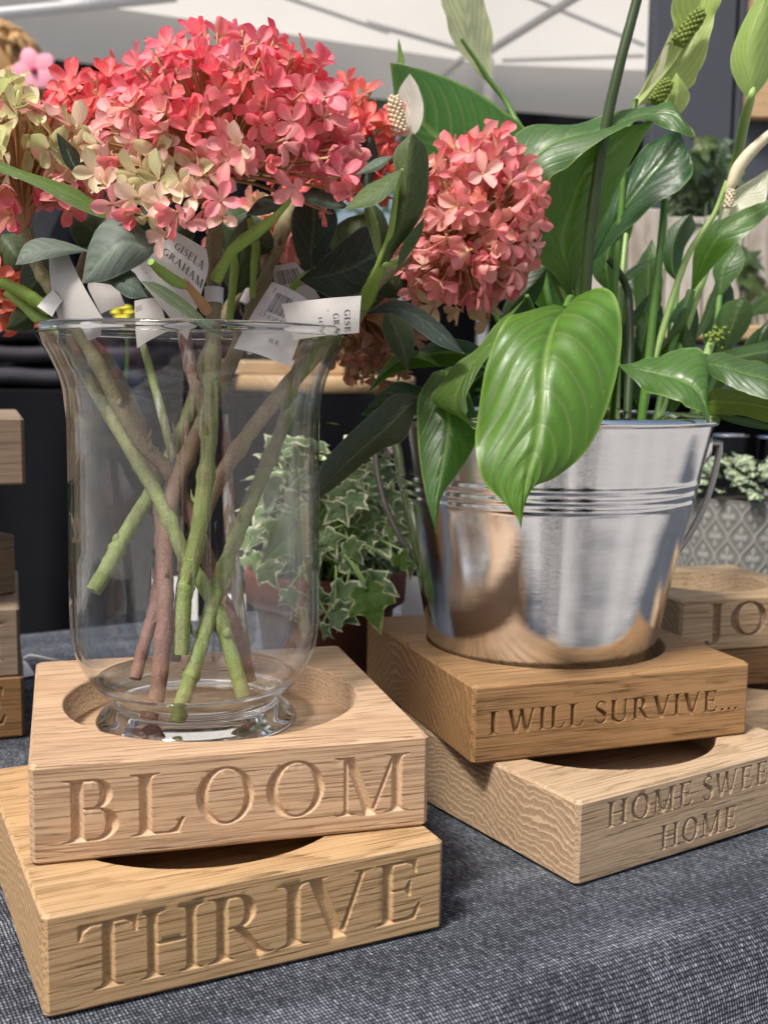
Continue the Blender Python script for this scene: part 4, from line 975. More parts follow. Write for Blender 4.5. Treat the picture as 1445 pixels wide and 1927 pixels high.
def srgb(c): return tuple((x / 255 / 12.92) if x / 255 <= .04045 else ((x / 255 + .055) / 1.055) ** 2.4 for x in c)
CORAL, ROSE, PINK, BLUSH, CREAM, LIME, DEEP, ORANGE, DUST = [srgb(c) for c in [(242, 56, 94), (245, 96, 126), (246, 150, 166), (247, 196, 188), (247, 228, 206), (196, 212, 136), (204, 44, 70), (240, 108, 72), (176, 136, 88)]]
def mixc(a, b, t): return tuple(x * (1 - t) + y * t for x, y in zip(a, b))

def hydrangea(label, stem, sd, sr, smat, center, cd, rx, ry, rz, count, colf, th_max=115, seed=0, up=(0, 0, 1), layers=(1.0, .82, .64), scale=1.0, hub=None, tint=(.2, .12, .06), extra=()):
    """one cut hydrangea: stem polyline in photo pixels (bottom -> top), head ellipsoid centred at pixel `center` (radii in pixels)"""
    g = random.Random(seed)
    sd_ = np.interp(np.linspace(0, 1, len(stem)), np.linspace(0, 1, len(sd)), sd)
    sp = [P(x, y, e) for (x, y), e in zip(stem, sd_)]
    sr = [w * 1.04 for w in sr]
    root = thing('hydrangea', label, 'flower', sp[0], 0, 'hydrangea stems in the vase')
    rr = [w * .5 * e / FPX for w, e in zip(np.interp(np.linspace(0, 1, len(stem)), np.linspace(0, 1, len(sr)), sr), sd_)]
    q = MB(); rr70 = np.interp(np.linspace(0, 1, 110), np.linspace(0, 1, len(rr)), rr)
    for nd in (g.uniform(.12, .25), g.uniform(.35, .5), g.uniform(.58, .72), .86):
        tt_ = np.linspace(0, 1, 110); rr70 = rr70 * (1 + .20 * np.exp(-((tt_ - nd) / .011) ** 2) - .06 * np.exp(-((tt_ - nd - .03) / .02) ** 2))
    V, F, UV = tube_data(sp, rr70, 110, 16, .03, True, seed); q.add(V, F, UV)
    cp = catmull(sp, 70)
    for i in range(4):                                   # leaf scars and buds along the stem
        j = g.randint(6, 60); c = cp[j] + np.array([g.uniform(-1, 1), g.uniform(-1, .3), g.uniform(-.3, .3)]) * rr[0] * .7; s_ = rr[0] * g.uniform(.45, .7)
        v, f, uv = lathe_data([(s_ * math.sin(x), -s_ * 1.3 * math.cos(x)) for x in np.linspace(.05, 3.09, 7)], 9, c); q.add(v, f, np.array(uv) * 0 + (.5, j / 69))
    for i in range(6):                                   # thorn-like bud scales
        j = g.randint(10, 58); an = g.uniform(0, 6.28); o = np.array([math.cos(an), math.sin(an), .2]); base = cp[j] + o * rr[0] * .8
        q.add(*[tube_data([base, base + o * .002 + np.array([0, 0, .002]), base + o * .0026 + np.array([0, 0, .0055])], [.0012, .0009, .0001], 6, 6)[k] for k in range(3)])
    q.build('stem', smat, root, col=tint)
    c0 = P(*center, cd); ax = rx * cd / FPX; ay = ry * cd / FPX; az = rz * cd / FPX
    upv = np.array(up, float); upv /= np.linalg.norm(upv)
    rot = np.array(Vector((0, 0, 1)).rotation_difference(Vector(upv)).to_matrix())
    hubp = sp[-1] if hub is None else P(*hub)
    ped = MB(); made = 0; i = 0
    N = count
    tops = []
    for i in range(N + len(extra)):
        lay = layers[0] if i % 5 < 3 else layers[1] if i % 5 == 3 else layers[2]
        t = (i + .5) / N
        t = min(t, 1.0)
        cz = 1 - t * (1 - math.cos(R(th_max))); ph = i * 2.39996 + g.uniform(-.25, .25)
        cz = max(-1, min(1, cz + g.uniform(-.05, .05))); s = math.sqrt(1 - cz * cz)
        dirv = np.array([s * math.cos(ph), s * math.sin(ph), cz])
        lay *= g.uniform(.86, 1.07)
        loc = c0 + rot @ (dirv * np.array([ax, ay, az]) * lay)
        nrm = rot @ (dirv / np.array([ax, ay, az])); nrm /= np.linalg.norm(nrm)
        nrm = nrm + np.array([g.gauss(0, .72), g.gauss(0, .72), g.gauss(0, .6)]); nrm /= np.linalg.norm(nrm)
        if i >= N:
            ex = extra[i - N]; loc = P(*ex); nrm = np.array([g.gauss(0, .4), -1 + g.gauss(0, .3), g.gauss(-.1, .4)]); nrm /= np.linalg.norm(nrm); lay = 1.0
        (px, py), dd = proj(loc)
        o = bpy.data.objects.new('floret', PM[g.randrange(len(PM))]); C.objects.link(o); o.parent = root
        o.rotation_mode = 'QUATERNION'
        o.rotation_quaternion = Vector(nrm).to_track_quat('Z', 'Y') @ Quaternion((0, 0, 1), g.uniform(0, 6.28))
        o.location = Vector(loc) - root.location
        k_ = scale * g.uniform(.80, 1.25); o.scale = (k_, k_, k_)
        col = colf(dirv, px, py, lay, g)
        br = g.uniform(.88, 1.08); o.color = (min(1, col[0] * br), min(1, col[1] * br), min(1, col[2] * br), 1)
        midp = hubp * .45 + (c0 + (loc - c0) * .45) * .55
        ped.add(*tube_data([hubp, midp, loc - nrm * .0015, loc], [.0011, .0008, .0006, .0005], 9, 5, .0, False))
    tag(ped.build('flower_stalks', M['pedicel'], root), kind='stuff')
    return root

def leaf_h(root, rows, d, col=(.085, .135, .095), edge=(.008, .0), mat='hyd_leaf', **kw):
    kw.setdefault('arch', .06); kw.setdefault('relief', .00025); kw.setdefault('m', 15)
    return leaf('leaf', rows, d, M[mat], root, col, edge, **kw)

def c_main(dv_, px, py, lay, g):
    h = (py - 60) / 360.0                                   # 0 top .. 1 bottom
    left = max(0.0, (360 - px) / 220.0)
    r_ = g.random()
    if lay < .75: return mixc(ROSE, LIME, g.uniform(.0, .5) * min(1, max(0, h)))
    if h < .35: return mixc(CORAL, PINK, r_ * .85)
    if h < .52:
        c = mixc(ROSE, BLUSH, r_ * .9 * (.4 + min(1, left)))
        return mixc(c, LIME, .55) if r_ > .88 else c
    if px > 500: return mixc(ROSE, BLUSH, r_ * .6)
    if r_ < .40: return mixc(BLUSH, CREAM, g.random())
    if r_ < .62: return mixc(PINK, ROSE, g.random() * .7)
    if r_ < .86: return mixc(CREAM, LIME, .3 + .5 * g.random())
    return mixc(PINK, BLUSH, .5)
H1 = hydrangea('coral pink hydrangea with the largest flower head in the middle of the vase', [(342, 1232), (347, 1128), (358, 1070), (371, 1015), (389, 880), (398, 745), (401, 640), (402, 560), (404, 430), (412, 352)], [.478, .480, .482, .482, .482, .482], [26, 30, 31, 30, 29, 27, 25], M['stem_green'], (428, 280), .480, 232, 205, 194, 272, c_main, 104, 3, (-.05, -.22, 1), layers=(1.0, .90, .79), scale=.75, tint=(.17, .12, .06),
    extra=[(196, 345, .452), (236, 352, .446), (212, 384, .444), (262, 372, .440), (278, 408, .438), (304, 380, .438), (334, 398, .436), (352, 418, .437), (366, 366, .440), (415, 376, .434), (312, 442, .440), (248, 402, .442), (392, 332, .440), (180, 326, .456), (552, 352, .448), (300, 338, .442), (262, 330, .445), (340, 348, .440), (430, 300, .438), (640, 330, .455), (655, 362, .458), (610, 398, .47), (418, 408, .44), (385, 392, .44)])
def c_hb(dv_, px, py, lay, g): return mixc(mixc(CORAL, ORANGE, g.random() * .6), ROSE, g.random() * .7) if py < 300 else mixc(ROSE, PINK, g.random())
H2 = hydrangea('pink hydrangea behind and left of the largest flower head', [(458, 1312), (438, 1240), (398, 1128), (348, 1046), (308, 956), (254, 858), (191, 754), (140, 650), (135, 560), (190, 430), (215, 360)], [.488, .492, .50, .52, .545, .565], [28, 28, 27, 25, 22], M['stem_green'], (212, 275), .565, 128, 105, 128, 120, c_hb, 115, 7, (-.15, -.1, 1), scale=.85, tint=(.22, .13, .07))
def c_left(dv_, px, py, lay, g):
    if py < 345 and px < 150: return mixc(LIME, CREAM, g.random() * .7) if g.random() < .6 else mixc(PINK, BLUSH, g.random())
    if py > 395: return mixc(DEEP, ROSE, g.random())
    return mixc(ROSE, PINK, g.random())
H3 = hydrangea('hydrangea with lime green and rose flowers at the left edge', [(470, 1284), (445, 1190), (410, 1110), (372, 1000), (317, 889), (254, 817), (186, 690), (120, 580), (70, 500), (50, 430)], [.512, .512, .51, .505, .50], [26, 27, 27, 25, 22], M['stem_red'], (32, 322), .500, 150, 120, 150, 120, c_left, 125, 12, (-.15, -.2, 1), scale=.9, tint=(.30, .22, .12))
H4 = hydrangea('orange red hydrangea half hidden behind the largest flower head at its right', [(290, 1345), (302, 1260), (311, 1150), (311, 1060), (318, 960), (352, 860), (398, 760), (440, 670), (478, 580), (520, 470), (548, 395), (600, 350)], [.482, .49, .505, .53, .55, .57], [30, 31, 30, 26, 25], M['stem_red'], (640, 300), .570, 112, 100, 125, 80, lambda d_, x, y, l, g: mixc(mixc(CORAL, ORANGE, .3 + .7 * g.random()), PINK, g.random() * .4), 118, 21, (.1, -.1, 1), scale=.85, tint=(.17, .15, .08))
def c_right(dv_, px, py, lay, g):
    if py > 560: return mixc(PINK, LIME, .25 + .5 * g.random())
    c = mixc(ROSE, BLUSH, .15 + g.random() * .7)
    if lay < .8: c = mixc(c, DUST, .4)
    return mixc(c, ORANGE, .5) if g.random() > .88 else c
H5 = hydrangea('rounded rose pink hydrangea head nodding right of the vase over the bucket', [(330, 1245), (338, 1150), (352, 1060), (382, 975), (420, 889), (488, 790), (560, 705), (618, 641), (665, 600), (710, 530), (780, 470)], [.497, .50, .505, .505, .51, .535], [20, 24, 28, 30, 30, 22], M['stem_red'], (885, 438), .545, 118, 118, 172, 215, c_right, 150, 33, (.25, -.30, 1), scale=.78, layers=(1.0, .85, .68), hub=(850, 480, .548), tint=(.20, .20, .07))
H6 = hydrangea('faded brown hydrangea hanging low behind the right side of the vase rim', [(332, 1358), (350, 1300), (371, 1240), (407, 1114), (443, 1015), (488, 907), (533, 799), (552, 722), (585, 640), (640, 570)], [.472, .478, .50, .525, .55, .61], [29, 28, 27, 24, 22], M['stem_green'], (700, 628), .625, 78, 80, 82, 60, lambda d_, x, y, l, g: mixc(mixc(DUST, ROSE, g.random() * .5), srgb((120, 110, 50)), g.random() * .7), 150, 41, (.25, -.1, -1), scale=.8, hub=(672, 570, .62), tint=(.2, .12, .08))
H7 = hydrangea('orange tinted hydrangea lowest at the left edge below the grey leaves', [(254, 1278), (272, 1210), (292, 1140), (305, 1040), (296, 930), (262, 800), (210, 690), (150, 630), (80, 600), (20, 560)], [.500, .512, .53, .54, .55, .56], [23, 25, 25, 22, 18], M['stem_red'], (-8, 560), .560, 72, 80, 62, 46, lambda d_, x, y, l, g: mixc(ORANGE, mixc(ROSE, LIME, g.random() * .5), g.random() * .8), 140, 52, (-.2, -.1, .6), tint=(.30, .14, .12))

H8 = hydrangea('pale hydrangea almost hidden behind the main stem and the paper tags', [(176, 1113), (204, 1065), (231, 1015), (281, 934), (315, 872), (352, 790), (380, 700), (420, 600), (470, 520), (495, 480)], [.492, .50, .515, .54, .57, .60], [29, 29, 27, 25, 20], M['stem_green'], (505, 452), .615, 90, 85, 62, 50, lambda d_, x, y, l, g: mixc(mixc(PINK, LIME, g.random()), CORAL, g.random() * .5), 120, 61, (0, -.1, 1), tint=(.30, .13, .12))
GL = (.165, .205, .168); GD = (.030, .050, .036); GM = (.085, .135, .040)
leaf_h(H1, [(299, 462), (271, 434, 268, 460, 275, 490), (235, 400, 232, 455, 240, 510), (196, 414, 200, 480, 205, 526), (168, 460, 178, 505, 180, 531), (154, 533)], [.445, .440, .434, .432, .434, .438], GL, (.012, .0), n=44, m=21, arch=.10)['label'] = 'broad grey green leaf hanging over the rim at the left'
leaf_h(H3, [(170, 472), (125, 455, 122, 468, 117, 481), (78, 447, 75, 472, 78, 489), (45, 461, 48, 480, 50, 496), (29, 498)], [.455, .45, .447, .447, .45], GL, (.014, -.002))
leaf_h(H1, [(240, 407), (190, 383, 190, 395, 197, 410), (140, 352, 138, 368, 135, 387), (90, 335, 88, 347, 85, 359), (40, 319, 40, 328, 38, 337), (-10, 299, -10, 308, -10, 318), (-60, 284)], [.455, .452, .45, .45, .45, .452, .455], (.10, .17, .022), (.006, -.002))['label'] = 'long strap of a green leaf crossing the left flower head'
leaf_h(H2, [(156, 337), (124, 310, 140, 312, 163, 315), (111, 279, 128, 285, 146, 284), (106, 247)], [.47] * 4, GD, (.004, .012))
leaf_h(H1, [(196, 524), (225, 511, 225, 528, 221, 546), (252, 512, 250, 535, 245, 561), (277, 558)], [.438, .435, .433, .432], (.085, .12, .095), (.010, -.002), arch=.12)
leaf_h(H1, [(266, 528), (300, 534, 298, 545, 291, 553), (345, 561, 340, 575, 335, 586), (385, 599, 380, 607, 375, 613), (421, 638)], [.430, .428, .426, .424, .423], (.085, .12, .06), (.006, -.003))
leaf_h(H4, [(590, 540), (558, 480, 585, 480, 617, 470), (548, 430, 590, 425, 634, 430), (554, 390, 590, 385, 630, 395), (592, 345)], [.515, .512, .51, .51, .512], GD, (.008, .004), m=19)
leaf_h(H4, [(563, 526), (605, 488, 610, 520, 600, 549), (655, 444, 660, 505, 640, 563), (697, 424, 705, 480, 702, 535), (748, 468)], [.50, .498, .496, .496, .50], GD, (.012, .004), n=40, m=21, arch=.08)['label'] = 'broad very dark leaf behind the right hand paper tag'
leaf_h(H5, [(712, 505), (735, 440, 745, 440, 766, 446), (742, 390, 763, 390, 799, 391), (743, 330, 770, 330, 807, 335), (742, 285, 773, 285, 802, 278), (775, 248)], [.455, .452, .448, .446, .446, .448], (.085, .125, .030), (.002, .012), n=40, m=19)['label'] = 'upright olive green leaf between the two pink flower heads'
leaf_h(H5, [(758, 317), (720, 332, 728, 345, 739, 356), (685, 352, 692, 370, 704, 386), (646, 394)], [.437, .436, .436, .438], (.10, .15, .05), (.008, -.002))
leaf_h(H5, [(741, 292), (705, 299, 708, 310, 713, 319), (668, 329)], [.44, .44, .443], (.12, .17, .12), (.004, 0))
leaf_h(H5, [(716, 505), (699, 450, 717, 450, 732, 448), (686, 400, 704, 400, 723, 404), (694, 374)], [.462, .458, .456, .458], (.085, .125, .035), (.004, .008))
leaf_h(H5, [(747, 506), (754, 465, 765, 468, 773, 475), (775, 434, 785, 438, 793, 441), (799, 407)], [.458, .456, .455, .455], (.11, .16, .06), (-.003, .006))
leaf_h(H5, [(688, 590), (740, 564, 745, 580, 740, 591), (790, 579, 795, 600, 785, 621), (840, 619, 838, 635, 825, 649), (874, 666)], [.505, .502, .50, .498, .497], (.035, .055, .045), (.010, -.002))
leaf_h(H6, [(725, 583), (719, 620, 742, 615, 773, 615), (737, 660, 758, 655, 780, 650), (766, 694)], [.555] * 4, (.09, .13, .065), (.006, .004))
leaf_h(H1, [(560, 360), (530, 366, 525, 380, 528, 392), (490, 372, 488, 390, 492, 405), (462, 404)], [.462] * 4, (.10, .135, .10), (.008, 0))
leaf_h(H1, [(553, 368), (590, 358, 592, 372, 588, 384), (625, 365, 625, 382, 620, 392), (662, 392)], [.458] * 4, (.08, .12, .085), (.008, 0))
leaf_h(H4, [(700, 250), (668, 275, 690, 285, 712, 290), (672, 320, 690, 325, 705, 330), (690, 365)], [.545] * 4, GD, (.006, .004))
for i, (x0, y0, x1, y1, w, d_, h) in enumerate([(330, 440, 250, 400, 32, .53, H2), (440, 560, 470, 400, 36, .535, H4), (420, 420, 520, 470, 40, .55, H4), (120, 470, 40, 560, 42, .54, H3), (150, 540, 60, 500, 34, .53, H3), (200, 450, 130, 400, 38, .545, H2), (350, 400, 300, 480, 36, .545, H2), (520, 560, 600, 600, 40, .57, H6), (640, 560, 740, 520, 42, .57, H6), (110, 560, 10, 620, 30, .545, H7), (0, 440, 60, 520, 36, .55, H7), (560, 450, 620, 360, 40, .56, H4), (640, 500, 700, 400, 46, .575, H4), (260, 540, 320, 620, 30, .56, H2), (760, 560, 700, 480, 36, .56, H5), (470, 480, 420, 380, 40, .56, H2)]):
    mx, my = (x0 + x1) / 2, (y0 + y1) / 2; L = math.hypot(x1 - x0, y1 - y0); nx, ny = -(y1 - y0) / L * w, (x1 - x0) / L * w
    leaf_h(h, [(x0, y0), (mx * .6 + x0 * .4 - nx, my * .6 + y0 * .4 - ny, mx * .6 + x0 * .4, my * .6 + y0 * .4, mx * .6 + x0 * .4 + nx, my * .6 + y0 * .4 + ny), (mx * .6 + x1 * .4 - nx * .8, my * .6 + y1 * .4 - ny * .8, mx * .6 + x1 * .4, my * .6 + y1 * .4, mx * .6 + x1 * .4 + nx * .8, my * .6 + y1 * .4 + ny * .8), (x1, y1)], [d_, d_ - .004, d_ - .006, d_], mixc(GD, GM, rnd.random() * .8), (.008, .006), seed=i)
# green side shoots where the leaves join
def shoot(root, pts, d, w, mat): 
    d = np.interp(np.linspace(0, 1, len(pts)), np.linspace(0, 1, len(d)), d)
    ww = np.interp(np.linspace(0, 1, len(pts)), np.linspace(0, 1, len(w)), w)
    tube('leaf_stalk', [P(x, y, e) for (x, y), e in zip(pts, d)], [a * .5 * e / FPX for a, e in zip(ww, d)], M[mat], root, n=22, m=10, knob=.03)
shoot(H1, [(284, 492), (303, 510), (328, 528), (347, 536)], [.440, .450, .455], [14, 20, 22, 17], 'stalk_green')
shoot(H1, [(345, 530), (360, 545), (375, 565), (390, 585)], [.455, .47], [15, 15, 20, 22], 'pedicel')
shoot(H1, [(406, 525), (425, 490), (445, 463), (487, 432), (520, 405), (556, 362)], [.478, .470, .462, .458], [26, 20, 24, 24, 14, 8], 'stalk_green')
shoot(H4, [(475, 560), (478, 500), (480, 460), (470, 410)], [.535, .53], [12, 16, 18, 12], 'stalk_green')
shoot(H4, [(545, 548), (565, 526), (595, 505)], [.52, .502], [12, 16, 8], 'stalk_green')
shoot(H5, [(684, 570), (700, 535), (715, 500), (735, 440), (748, 345), (757, 318)], [.50, .475, .458, .446, .438], [30, 26, 20, 14, 9, 6], 'stalk_green')
shoot(H5, [(718, 498), (738, 495), (757, 490)], [.46, .46], [11, 10, 8], 'stalk_green')
shoot(H2, [(432, 600), (438, 540), (442, 500), (440, 470)], [.53, .53], [14, 16, 18, 10], 'stalk_green')
shoot(H3, [(0, 530), (30, 542), (60, 560), (95, 585)], [.50, .505], [22, 22, 26, 22], 'stalk_green')
shoot(H3, [(10, 550), (45, 575), (75, 600), (110, 620)], [.51, .51], [12, 18, 26, 26], 'stalk_green')

# thin side twigs among the stems
for root_, pts_, d_, w_, m_ in ((H4, [(345, 618), (358, 690), (378, 760), (386, 840)], [.515, .505], [26, 25, 22, 14], 'stem_red'), (H6, [(352, 790), (349, 880), (342, 980), (338, 1075)], [.52, .51], [8, 13, 13, 9], 'stem_red'), (H3, [(424, 780), (428, 900), (434, 1000), (452, 1160), (462, 1230)], [.53, .525], [14, 22, 23, 24, 23], 'stem_red'), (H2, [(250, 590), (278, 680), (308, 790), (330, 880), (352, 960)], [.52, .515], [10, 17, 18, 14], 'stem_green'), (H8, [(395, 690), (372, 790), (340, 880)], [.545, .55], [16, 18, 12], 'stem_green')):
    shoot(root_, pts_, d_, w_, m_)
    root_.children[-1].name = 'side_twig'; root_.children[-1].color = (.16, .12, .07, 1)

# ------------------------------------------------------------------ paper tags
def surf(corners, d, n=12, m=10, curl=0.0):
    """four pixel corners (tl, tr, br, bl) with distances -> function of (s, t) on a gently curled sheet"""
    c = [P(x, y, e) for (x, y), e in zip(corners, d)]
    nrm = np.cross(c[1] - c[0], c[3] - c[0]); nrm /= np.linalg.norm(nrm)
    if nrm @ (np.array([0, 0, HC]) - c[0]) < 0: nrm = -nrm
    def f(s, t, off=0.0):
        p = (c[0] * (1 - s) + c[1] * s) * (1 - t) + (c[3] * (1 - s) + c[2] * s) * t
        return p + nrm * (curl * math.sin(math.pi * s) + curl * .5 * math.sin(math.pi * t) + off)
    w = (np.linalg.norm(c[1] - c[0]) + np.linalg.norm(c[2] - c[3])) / 2; h = (np.linalg.norm(c[3] - c[0]) + np.linalg.norm(c[2] - c[1])) / 2
    return f, w, h
def paper_tag(label, corners, d, mat, curl=.002, rnd_c=.18, texts=(), lines=(), bars=None, group='paper tags on the flower stems'):
    f, w, h = surf(corners, d, curl=curl)
    ctr = f(.5, .5)
    t = thing('paper_tag', label, 'tag', ctr, 0, group)
    n = 14; V = []; th_ = .00022
    for off in (0.0, -th_):
        for j in range(n):
            for i in range(n):
                s, q = i / (n - 1), j / (n - 1)
                ins = rnd_c * max(0, 1 - q / .25) ** 2 if rnd_c else 0
                V.append(f(.5 + (s - .5) * (1 - ins), q, off))
    F = grid_faces(n, n); F2 = [tuple(x + n * n for x in q[::-1]) for q in F]
    rimI = [i for i in range(n)] + [(j + 1) * n - 1 for j in range(1, n)] + [n * n - 1 - i for i in range(1, n)] + [j * n for j in range(n - 2, 0, -1)]
    side = [(rimI[i], rimI[(i + 1) % len(rimI)], rimI[(i + 1) % len(rimI)] + n * n, rimI[i] + n * n) for i in range(len(rimI))]
    sheet = link('label_sheet', mesh('label_sheet', V, F + F2 + side, mat, False), t)
    ink = MB()
    for (tx_, s0, s1, t0, cap, *rot) in texts:           # s0..s1 across, baseline t0, cap height as a share of the sheet
        polys = place_text(tx_, 0, 1.0, 0, 1, .12)
        lay, tot = layout(tx_, 1.0, .12)
        for rings in [r for g_, x, wd in lay for r in [[np.stack([x + q[:, 0], q[:, 1]], 1) for q in rr] for rr in g_]]:
            def mp(p):
                a_ = p[0] / tot; b_ = p[1]
                if rot and rot[0]: return f(t0 + b_ * cap, s0 + (s1 - s0) * a_, .00012)
                return f(s0 + (s1 - s0) * a_, t0 - b_ * cap, .00012)
            bm_ = bmesh.new()
            vs = []
            es = []
            for ring in rings:
                rv = [bm_.verts.new((p[0], p[1], 0)) for p in ring[:: max(1, len(ring) // 24)]]
                es += [bm_.edges.new((rv[i], rv[(i + 1) % len(rv)])) for i in range(len(rv)) if rv[i] != rv[(i + 1) % len(rv)]]
            try: bmesh.ops.triangle_fill(bm_, use_beauty=True, use_dissolve=False, edges=es)
            except Exception: pass
            bm_.verts.index_update(); 
            if len(bm_.faces): ink.add([mp((v.co.x, v.co.y)) for v in bm_.verts], [[v.index for v in fc.verts] for fc in bm_.faces])
            bm_.free()
    for (sa, ta, sb, tb, wd) in lines:
        ddx, ddy = sb - sa, tb - ta; L = math.hypot(ddx, ddy); nx, ny = -ddy / L * wd, ddx / L * wd
        ink.add([f(sa + nx, ta + ny, .00012), f(sb + nx, tb + ny, .00012), f(sb - nx, tb - ny, .00012), f(sa - nx, ta - ny, .00012)], [(0, 1, 2, 3)])
    if bars:
        s0, s1, t0, t1, vert = bars; g = random.Random(4); x = s0
        while x < s1:
            wd = g.choice([.008, .012, .018]) * (s1 - s0) * 3
            q = [(x, t0), (x + wd, t0), (x + wd, t1), (x, t1)]
            ink.add([f(*(p if not vert else (p[1], p[0])), .00012) for p in q], [(0, 1, 2, 3)]); x += wd * g.choice([1.7, 2.2, 3])
    if ink.n: ink.build('print', M['ink'], sheet, False, False)
    return t
paper_tag('white paper tag printed with two lines of capitals left of the main stem', [(309, 425), (402, 478), (352, 640), (243, 503)], [.466, .470, .474, .462], M['paper'], .002, .30,
          texts=[('GISELA', .34, .90, .24, .10), ('GRAHAM', .22, .98, .42, .10)], lines=[(.16, .48, .98, .48, .006)] + [(.04 + .07 * i, .84, .075 + .07 * i, .84, .003) for i in range(13)])
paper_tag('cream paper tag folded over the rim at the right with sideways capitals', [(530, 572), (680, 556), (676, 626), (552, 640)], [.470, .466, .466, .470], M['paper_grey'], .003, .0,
          texts=[('GISELA', .08, 1.25, .80, .10, True), ('GRAHAM', .30, 1.5, .62, .09, True), ('LONDON', .42, 1.2, .44, .06, True)][:0] + [('GISE', .36, .96, .80, .075, True), ('GRA', .44, .94, .65, .075, True), ('LOND', .50, .96, .45, .050, True)], lines=[(.59, .34, .59, .98, .005)])
paper_tag('white barcode tag on the second stem reaching down into the vase', [(512, 530), (592, 572), (545, 690), (440, 655)], [.492, .488, .480, .486], M['paper'], .003, .0,
          texts=[('5', .20, .27, .50, .07), ('0304', .32, .62, .52, .06), ('FILR (c)'.replace(' (c)', ''), .50, .72, .80, .055)], lines=[(.16, .08, .16, .50, .006), (.16, .08, .62, .08, .006)], bars=(.24, .60, .12, .42, False))
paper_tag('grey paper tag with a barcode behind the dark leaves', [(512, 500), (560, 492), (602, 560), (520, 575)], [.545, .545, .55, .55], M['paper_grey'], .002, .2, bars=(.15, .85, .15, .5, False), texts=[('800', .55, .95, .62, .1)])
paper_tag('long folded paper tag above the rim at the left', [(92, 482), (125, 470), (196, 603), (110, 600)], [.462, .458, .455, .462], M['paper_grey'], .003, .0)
paper_tag('small white end of a folded tag below the long folded tag', [(100, 545), (118, 565), (98, 596), (70, 576)], [.458, .456, .456, .458], M['paper'], .001, .0)
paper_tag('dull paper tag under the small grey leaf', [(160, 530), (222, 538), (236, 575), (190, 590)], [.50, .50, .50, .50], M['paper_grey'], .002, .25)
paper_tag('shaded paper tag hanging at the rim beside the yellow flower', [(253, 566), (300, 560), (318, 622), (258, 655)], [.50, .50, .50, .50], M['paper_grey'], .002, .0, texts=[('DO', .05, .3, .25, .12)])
paper_tag('white paper tag end curling into the vase at the left', [(150, 600), (196, 598), (190, 630), (165, 640)], [.452, .452, .456, .456], M['paper'], .002, .0)
def collar(x0, y0, x1, y1, d, w, h):
    a_, b_ = P(x0, y0, d), P(x1, y1, d); r_ = w * .5 * d / FPX
    o = tube('paper_collar', [a_, b_], r_, M['paper'], None, n=6, m=20)
    return o
tag(collar(403, 541, 402, 570, .482, 36, 30), 'white paper collar round the main flower stem', 'tag', 'paper tags on the flower stems')
tag(collar(478, 548, 466, 574, .560, 34, 30), 'white paper collar round the slanting stem behind the main one', 'tag', 'paper tags on the flower stems')
# ------------------------------------------------------------------ ivy
def ivy_leaf_mesh(name, mat, seed, lobes=1.0, n=40):
    g = random.Random(seed)
    pts = [(0, .0), (.10, -.10), (.30, -.14), (.50, .02), (.40, .16), (.62, .36), (.72, .50), (.44, .50), (.26, .56), (.16, .80), (0, 1.08)]
    pts = [(x * g.uniform(.9, 1.1) * (1 if lobes == 1 else lobes), y) for x, y in pts]
    half = np.array(pts); full = np.vstack([half, (half * [-1, 1])[::-1][1:-1]])
    full = np.vstack([full, full[:1]])
    out = []
    for i in range(len(full) - 1):
        for t in (0, .5): out.append(full[i] * (1 - t) + full[i + 1] * t)
    out = np.array(out); k = len(out); ctr = np.array([0, .28])
    rings = [.0001, .35, .70, .88, 1.0]
    V = []; E = []
    for r in rings:
        for p in out:
            q = ctr + (p - ctr) * r
            z = -.34 * (q[0] ** 2) - .26 * (q[1] - .2) ** 2 + .06 * math.sin(q[0] * 9 + seed) * r + .04 * math.sin(q[1] * 11 + seed * 2) * r + (.16 * abs(q[0]))
            V.append((q[0], q[1], z)); E.append(r)
    me = mesh(name, V, grid_faces(len(rings), k, True), mat, True, [((v[0] + 1) / 2, v[1]) for v in V], {'edge': E})
    return me
